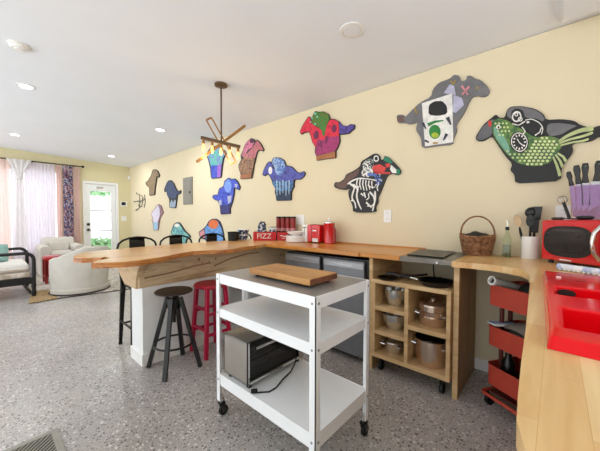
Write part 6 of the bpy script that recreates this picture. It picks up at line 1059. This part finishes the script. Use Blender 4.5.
m = MB(); bmk.verts.index_update(); m.v = [tuple(v.co) for v in bmk.verts]; m.f = [tuple(v.index for v in f.verts) for f in bmk.faces]; bmk.free()
so = m.build('basin', 'red_sink', sk, smooth=70)
for v in so.data.vertices: v.co.x -= .033*(v.co.y+1.3-.79)
d = so.modifiers.new('bevel', 'BEVEL'); d.width = .008; d.segments = 4; d.limit_method = 'ANGLE'; d.angle_limit = .3
for (x0, x1, y0, y1) in ((.012, .46, .885, 1.085), (.012, .46, 1.255, 1.41)):
    MB().lathe([(0, .002), (.036, .002), (.038, .0), (.03, .004), (0, .004)], ((x0+x1)/2, (y0+y1)/2, zr-.149), 24).build('drain', 'chrome', sk)
ob = MB()
ob.prism([(.034+.025*math.cos(a), .909+.0125*math.sin(a)) for a in [2*PI*i/20 for i in range(20)]], 1.398, 1.4075, 'XZ')
ob.build('overflow_slot', 'black_matt', sk)
tpx = .25
MB().lathe([(0, 0), (.028, 0), (.028, .012), (.016, .02), (.016, .05), (0, .05)], (tpx+.10, 1.62, zr), 20).build('tap_base', 'chrome', sk)
MB().tube([(tpx+.10, 1.62, zr+.04), (tpx+.10, 1.62, zr+.22)]+[(tpx+.10, 1.54+.08*math.cos(a), zr+.22+.08*math.sin(a)) for a in [i*PI/8 for i in range(1, 9)]]+[(tpx+.10, 1.46, zr+.17)], .011, 12).build('tap_spout', 'chrome', sk, smooth=60)
sp_ = MB().box(.006, .022, 1.60, 1.615, zr, zr+.004); sp_.build('reflection_patch', 'white_plastic', sk, bevel=.001)  # white square standing in for a reflection on the sink deck

# striped drying mat rolled behind the sink
q = [Vector((.016, 2.04, ZT+.018)), Vector((.34, 1.855, ZT+.018))]
rm = thing('drying_mat', 'rolled white and pale blue drying mat between the sink and the microwave', 'mat', (.17, 1.96, ZT))
MB().tube([q[0], q[0].lerp(q[1], .33), q[0].lerp(q[1], .66), q[1]], .017, 14).build('mat_roll', 'mat_stripes', rm)
bd_ = MB(); dq = (q[1]-q[0]).normalized(); nq = Vector((dq.y, -dq.x, 0))
for i in range(18):
    p = q[0].lerp(q[1], .04+i*.053); bd_.sphere(p+nq*.014+Vector((0, 0, -.012)), .0055, 8)
bd_.build('bobble_fringe', 'paper_white', rm)
rc_ = MB(); rc_.tube([q[0]-dq*.001+Vector((0, 0, 0))+nq*.010*math.cos(a*.8)*(1-a/14)+Vector((0, 0, 1))*.010*math.sin(a*.8)*(1-a/14) for a in range(14)], .002, 5); rc_.build('roll_edge', 'paper_blue', rm)

# ------------------------------------------------------------------ red microwave
mo = Vector((-.066, 2.335, ZT+.0005)); ma = math.atan2(-.19, .255); md = Vector((math.cos(ma), math.sin(ma), 0)); mn = Vector((-md.y, md.x, 0))
MWW, MWD, MWH = .44, .25, .245
mw = thing('microwave', 'red microwave oven with dark oval window, angled across the worktop corner', 'microwave', tuple(mo+md*MWW/2+mn*MWD/2))
def mp_(u, v, z): return mo+md*u+mn*v+Vector((0, 0, z))
MB().bar(mp_(MWW/2, .012, .018+MWH/2), mp_(MWW/2, MWD, .018+MWH/2), MWW, MWH).build('case', 'red_satin', mw, bevel=.014)
MB().bar(mp_(MWW/2, 0, .018+MWH/2), mp_(MWW/2, .016, .018+MWH/2), MWW-.004, MWH-.006).build('front_frame', 'red_gloss', mw, bevel=.007)
def oval(u0, u1, z0, z1, k=4.0, n=40):
    cu, czz, a, b = (u0+u1)/2, (z0+z1)/2, (u1-u0)/2, (z1-z0)/2; out = []
    for i in range(n):
        t = 2*PI*i/n; c, s = math.cos(t), math.sin(t)
        out.append((cu+a*math.copysign(abs(c)**(2/k), c), czz+b*math.copysign(abs(s)**(2/k), s)))
    return out
def onface(poly, v0, v1):
    m = MB(); n = len(poly); m.v = [tuple(mp_(u, v0, z)) for u, z in poly]+[tuple(mp_(u, v1, z)) for u, z in poly]
    m.f = [tuple(range(n)), tuple(range(2*n-1, n-1, -1))]+[(i, i+n, (i+1) % n+n, (i+1) % n) for i in range(n)]; return m
onface(oval(.018, .272, .048, .228, 3), -.004, .002).build('window_surround', 'black_satin', mw, smooth=30)
onface(oval(.034, .256, .07, .212, 3), -.0052, -.003).build('window_glass', 'window_dark', mw, smooth=30)
m = MB()
for i in range(13): m.bar(mp_(.05, -.0055, .085+i*.0085), mp_(.24, -.0055, .085+i*.0085), .0006, .003)
m.build('window_mesh', 'black_matt', mw, smooth=0)
MB().tube([mp_(.306, -.004, .052), mp_(.292, -.028, .09), mp_(.287, -.034, .142), mp_(.292, -.028, .195), mp_(.306, -.004, .232)], .0115, 10).build('door_handle', 'chrome', mw, smooth=60)
MB().bar(mp_(.312, -.001, .14), mp_(.3135, -.001, .14), .004, .235).build('door_gap', 'black_matt', mw)
for z in (.20, .08): p = mp_(.38, -.002, z); MB().cyl(p+mn*.003, p-mn*.02, .026, n=24).build('dial', 'chrome', mw)
MB().bar(mp_(.11, -.0015, .030), mp_(.17, -.0015, .030), .002, .006).build('badge', 'white_plastic', mw)
for u in (.04, MWW-.04):
    for v in (.03, MWD-.04): p = mp_(u, v, 0); MB().cyl(p, p+Vector((0, 0, .019)), .014, n=12).build('foot', 'rubber', mw)
ZM = ZT+.0005+.018+MWH
# knife block and knives on the microwave
kb = thing('knife_block', 'clear violet tinted upright knife stand on top of the microwave', 'knife block', (.15, 2.40, ZM))
YK = 2.395
MB().prism([(.078, ZM+.012), (.245, ZM+.012), (.285, ZM+.205), (.058, ZM+.205)], YK-.028, YK-.024, 'XZ').build('front_sheet', 'acrylic', kb)
MB().prism([(.078, ZM+.012), (.245, ZM+.012), (.285, ZM+.205), (.058, ZM+.205)], YK+.024, YK+.028, 'XZ').build('back_sheet', 'acrylic', kb)
MB().box(.075, .248, YK-.035, YK+.035, ZM+.0005, ZM+.0125).build('base', 'acrylic', kb, bevel=.002)
kd = [((.052, 1.462), (.068, 1.375), (.088, 1.215)), ((.086, 1.496), (.099, 1.383), (.109, 1.215)), ((.124, 1.505), (.126, 1.388), (.133, 1.215)), ((.181, 1.512), (.171, 1.394), (.160, 1.215)), ((.235, 1.50), (.221, 1.385), (.205, 1.215))]
for i, (a, b, c) in enumerate(kd):
    lab = ('smallest black-handled knife, leftmost in the violet stand', 'black-handled knife second from the left in the violet stand', 'black-handled knife third from the left in the violet stand', 'large black-handled knife fourth from the left in the violet stand', 'black-handled knife at the right end of the violet stand')[i]
    t = thing('kitchen_knife', lab, 'knife', (c[0], YK, c[1]), 0, 'knives in the violet stand')
    a, b, c = [Vector((p[0], YK, p[1])) for p in (a, b, c)]; dd = (b-a).normalized(); nn = Vector((-dd.z, 0, dd.x)); w1 = .013 if i < 1 else .016
    hp = [a-nn*w1*.8, a+nn*w1*.7, a+dd*.03+nn*w1*.95, a.lerp(b, .6)+nn*w1*.62, b+nn*w1*.95, b-nn*w1*.95, a.lerp(b, .6)-nn*w1*.75, a+dd*.025-nn*w1*1.1]
    MB().prism([(p.x, p.z) for p in hp], YK-.009, YK+.009, 'XZ').build('handle', 'black_satin', t, bevel=.004)
    wb = .010+.004*i; bp = [b-nn*wb, b+nn*wb, b.lerp(c, .75)+nn*wb, c-nn*wb*.9]
    MB().prism([(p.x, p.z) for p in bp], YK-.0012, YK+.0012, 'XZ').build('blade', 'brushed_steel', t, smooth=0)
    if i > 1: MB().sphere(a+dd*.02+Vector((0, -.009, 0)), .004, 8).build('rivet', 'chrome', t)
t = thing('whisk', 'steel wire whisk head on a black handle leaning left of the knife stand', 'whisk', (.06, 2.36, ZM))
h0, h1 = Vector((.062, 2.362, ZM+.006)), Vector((.034, 2.40, ZM+.105))
MB().tube([h0, h0.lerp(h1, .5), h1], .0085, 10).build('handle', 'black_satin', t, bevel=.001)
m = MB(); hd = (h1-h0).normalized(); e1 = Vector((1, 0, 0)); e2 = hd.cross(e1).normalized(); e1 = e2.cross(hd)
for k in range(5):
    a = PI*k/5; dv = e1*math.cos(a)+e2*math.sin(a)
    m.tube([h1+dv*.026*math.sin(PI*i/10)**.8*(1 if i else 0)+hd*.045*(1-math.cos(PI*i/10))/2 for i in range(11)]+[h1-dv*.026*math.sin(PI*(10-i)/10)**.8+hd*.045*(1-math.cos(PI*(10-i)/10))/2 for i in range(1, 11)], .0014, 5)
m.build('wire_loops', 'chrome', t)
t = thing('scissors', 'black kitchen scissors lying on the left of the microwave top', 'scissors', (.02, 2.37, ZM))
m = MB()
for dx, dy in ((.0, .0), (.018, .026)): m.tube([(-.0+dx+.017*math.cos(a), 2.365+dy+.012*math.sin(a), ZM+.007+.004*math.sin(a)) for a in [2*PI*i/16 for i in range(16)]], .005, 7, True)
m.build('finger_loops', 'black_satin', t)
MB().bar((.02, 2.37, ZM+.009), (.085, 2.345, ZM+.006), .012, .005).build('blade', 'black_metal', t)
t = thing('dark_spoon_rest', 'black rounded spoon rest on the microwave in front of the knife stand', 'spoon rest', (.13, 2.30, ZM))
MB().lathe([(0, .001), (.026, .001), (.036, .012), (.034, .02), (.02, .024), (0, .024)], (.125, 2.325, ZM), 24, 1.1, .75).build('bowl', 'black_satin', t)
MB().bar((.09, 2.335, ZM+.012), (.066, 2.333, ZM+.018), .012, .007).build('handle', 'chrome', t, bevel=.002)

# ------------------------------------------------------------------ basket, oil bottle, utensil crock
kx, ky = -.432, 2.45
bk = thing('wicker_basket', 'brown wicker basket with an arched handle on the corner worktop', 'basket', (kx, ky, E1))
def br_(z): return .078+.024*(z/.135)
m = MB()
for i in range(13):
    z = .006+i*.0104; r = br_(z); pts = []
    for k in range(56):
        a = 2*PI*k/56; q_ = r+.0045*math.cos(14*a+(PI if i % 2 else 0)); pts.append((kx+q_*1.08*math.cos(a), ky+q_*.9*math.sin(a), E1+z))
    m.tube(pts, .0055, 5, True)
m.build('weave', 'wicker', bk, smooth=60)
m = MB()
for k in range(28):
    a = 2*PI*k/28; m.tube([(kx+br_(0)*1.08*math.cos(a), ky+br_(0)*.9*math.sin(a), E1+.001), (kx+br_(.14)*1.08*math.cos(a), ky+br_(.14)*.9*math.sin(a), E1+.14)], .0028, 5)
m.build('stakes', 'wicker', bk)
MB().lathe([(0, .002), (.078, .002), (.078, .008), (0, .008)], (kx, ky, E1), 30, 1.08, .9).build('bottom', 'wicker', bk)
MB().tube([(kx+.112*math.cos(2*PI*k/48), ky+.093*math.sin(2*PI*k/48), E1+.142+.006*math.cos(4*PI*k/48)) for k in range(48)], .0075, 7, True).build('rim', 'wicker', bk)
m = MB()
for off in (-.004, .004):
    m.tube([(kx-.108, ky+off, E1+.10)]+[(kx-.108*math.cos(a), ky+off+.003*math.sin(9*a), E1+.155+.13*math.sin(a)) for a in [PI*i/20 for i in range(21)]]+[(kx+.108, ky+off, E1+.10)], .0055, 7)
m.build('handle', 'wicker', bk, smooth=60)
t = thing('dark_cloth', 'dark cloth lying inside the wicker basket', 'cloth', (kx+.02, ky, E1+.01))
MB().grid(lambda u, v: (kx+.08*(u*2-1)*.8, ky+.07*(v*2-1)*.7, E1+.118+.022*math.sin(PI*u)*math.sin(PI*v)+.006*math.sin(12*u)*math.sin(9*v)), 14, 12).build('cloth_top', 'black_matt', t, solidify=-.03)
ox, oy = -.251, 2.45
ob_ = thing('oil_bottle', 'glass bottle of greenish oil with a steel pourer on the corner worktop', 'bottle', (ox, oy, E1))
m = MB(); sec = [(-.02, -.023), (.02, -.023), (.023, -.02), (.023, .02), (.02, .023), (-.02, .023), (-.023, .02), (-.023, -.02)]
def sq(k, z): return [(ox+x*k, oy+y*k, E1+z) for x, y in sec]
lv_ = [(1, 0), (1, .13), (.8, .15), (.42, .165), (.38, .185), (.46, .187), (.46, .195)]
for k, z in lv_: m.v += sq(k, z)
for i in range(len(lv_)-1):
    for j in range(8): m.f.append((i*8+j, i*8+(j+1) % 8, (i+1)*8+(j+1) % 8, (i+1)*8+j))
m.f.append(tuple(range(8))[::-1]); m.build('glass_body', 'bottle_glass', ob_, smooth=30)
MB().prism([(ox+x*.9, oy+y*.9) for x, y in sec], E1+.004, E1+.085).build('oil_filling', 'oil', ob_)
MB().lathe([(0, .188), (.012, .188), (.012, .207), (.006, .212), (0, .213)], (ox, oy, E1), 14).build('stopper', 'black_matt', ob_)
MB().tube([(ox, oy, E1+.208), (ox, oy, E1+.235), (ox-.004, oy, E1+.256)], .003, 8).build('pour_spout', 'chrome', ob_)
ux, uy = -.125, 2.475
ck_ = thing('utensil_crock', 'white cylindrical crock of kitchen utensils left of the microwave', 'crock', (ux, uy, E1))
MB().lathe([(0, 0), (.046, 0), (.049, .004), (.049, .148), (.047, .15), (.043, .148), (.043, .008), (0, .006)], (ux, uy, E1), 36).build('pot', 'ceramic', ck_)
def utensil(label, kind, dx, dy, tx, ty, z, mat):
    t = thing(kind, label, 'utensil', (ux+dx, uy+dy, E1+.012), 0, 'utensils in the white crock')
    a, b = Vector((ux+dx, uy+dy, E1+.014)), Vector((ux+tx, uy+ty, E1+z-.08)); dv = (b-a).normalized()
    MB().tube([a, a.lerp(b, .5), b], .0055, 8).build('handle', mat, t)
    c = b+dv*.035; sd_ = Vector((1, -.4, 0)).normalized(); sd_ = (sd_-dv*sd_.dot(dv)).normalized(); nv = dv.cross(sd_)
    if kind == 'spatula':
        m = MB(); m.bar(b-dv*.005, b+dv*.085, .05, .006, up=nv, w2=.058, h2=.004); m.build('blade', mat, t, bevel=.004)
    elif kind == 'ladle':
        MB().sphere(c+dv*.01, .034, 16, 1, .7, 1.1).build('bowl', mat, t)
    else:
        m = MB(); pts = []
        for i in range(20):
            q = 2*PI*i/20; p = c+sd_*(.024 if z > .25 else .008)*math.cos(q)+dv*.042*math.sin(q); pts.append(p)
        m.v = [tuple(p+nv*.004) for p in pts]+[tuple(p-nv*.004) for p in pts]
        m.f = [tuple(range(20)), tuple(range(39, 19, -1))]+[(i, i+20, (i+1) % 20+20, (i+1) % 20) for i in range(20)]
        m.build('bowl', mat, t, bevel=.002)
utensil('black ladle, tallest utensil in the white crock', 'ladle', .0, .01, -.002, .03, .345, 'black_satin')
utensil('black spatula, right of the ladle in the white crock', 'spatula', .012, .0, .026, .015, .345, 'black_satin')
utensil('black spoon, front and centre in the white crock', 'cooking_spoon', -.004, -.018, -.002, -.03, .30, 'black_satin')
utensil('dark spatula with a pale sheen low in the white crock', 'spatula', .016, -.018, .018, -.035, .262, 'black_metal')
utensil('pale wooden spoon leaning left in the white crock', 'cooking_spoon', -.014, .0, -.062, .0, .30, 'corbel_wood')
utensil('thin dark fork at the left of the white crock', 'cooking_spoon', -.022, -.01, -.045, -.01, .215, 'black_metal')

# ------------------------------------------------------------------ floor vent
fv = thing('floor_vent', 'grey louvred metal floor vent at the lower left', 'floor vent', (-1.87, .06, 0))
vx0, vx1, vy0, vy1 = -2.04, -1.72, -.16, .26; m = MB()
for a in ((vx0, vx1, vy1-.03, vy1), (vx0, vx1, vy0, vy0+.03), (vx0, vx0+.03, vy0+.03, vy1-.03), (vx1-.03, vx1, vy0+.03, vy1-.03)): m.box(*a, .0005, .008)
m.build('frame', 'vent_metal', fv, smooth=0)
MB().box(vx0+.02, vx1-.02, vy0+.02, vy1-.02, .0005, .002).build('dark_gap', 'dark_void', fv)
m = MB()
ux0, ux1, uy0, uy1 = vx0+.03, vx1-.03, vy0+.03, vy1-.03
for i in range(1, 26):          # slats set diagonally inside the frame
    s = ux0+uy0+i*.0255; e = .0055
    def cl_(s):
        return (max(ux0, s-uy1), s-max(ux0, s-uy1)), (min(ux1, s-uy0), s-min(ux1, s-uy0))
    if s-e <= ux0+uy0 or s+e >= ux1+uy1: continue
    (a0, a1), (b0, b1) = cl_(s-e); (c0, c1), (d0, d1) = cl_(s+e)
    m.prism([(a0, a1), (b0, b1), (d0, d1), (c0, c1)], .003, .007)
m.build('louvres', 'vent_metal', fv, smooth=0)

# ------------------------------------------------------------------ camera, light, look
cam = bpy.data.cameras.new('camera'); cam.sensor_width = 36; cam.lens = 285.5*36/600; cam.clip_start = .02
co = bpy.data.objects.new('camera', cam); C.objects.link(co)
yw, pt, rl = math.radians(41.85), math.radians(1.68), math.radians(.135)
f0 = Vector((-math.sin(yw), math.cos(yw), 0)); r0 = Vector((math.cos(yw), math.sin(yw), 0)); fw = f0*math.cos(pt)+Vector((0, 0, -math.sin(pt))); u0 = r0.cross(fw)
rr, uu = r0*math.cos(rl)+u0*math.sin(rl), -r0*math.sin(rl)+u0*math.cos(rl)
R3 = Matrix((rr, uu, -fw)).transposed()
co.matrix_world = Matrix.Translation((0, 0, 1.181)) @ R3.to_4x4()
scene.camera = co
wd = bpy.data.worlds.new('World'); scene.world = wd; wd.use_nodes = True; nt = wd.node_tree
bg_ = nt.nodes['Background']; tcw = nt.nodes.new('ShaderNodeTexCoord'); sxyz = nt.nodes.new('ShaderNodeSeparateXYZ'); mrw = nt.nodes.new('ShaderNodeMapRange'); mrw.interpolation_type = 'SMOOTHSTEP'
nt.links.new(tcw.outputs['Generated'], sxyz.inputs[0]); nt.links.new(sxyz.outputs['Z'], mrw.inputs['Value'])
mrw.inputs['From Min'].default_value = -.25; mrw.inputs['From Max'].default_value = .1; mrw.inputs['To Min'].default_value = 3.7; mrw.inputs['To Max'].default_value = 2.1   # stronger glow from below, added to lift the ceiling; softer sky above
nt.links.new(mrw.outputs['Result'], bg_.inputs['Strength']); bg_.inputs['Color'].default_value = (.93, .97, 1, 1)
sun = bpy.data.lights.new('sun', 'SUN'); sun.energy = .7; sun.angle = .05; sun.color = (1, .96, .9)
so_ = bpy.data.objects.new('sun', sun); C.objects.link(so_); so_.rotation_euler = Vector((.72, .25, -.75)).to_track_quat('-Z', 'Y').to_euler()
scene.view_settings.view_transform = 'Standard'; scene.view_settings.look = 'None'; scene.view_settings.exposure = -.04; scene.view_settings.gamma = 1; scene.view_settings.use_curve_mapping = False
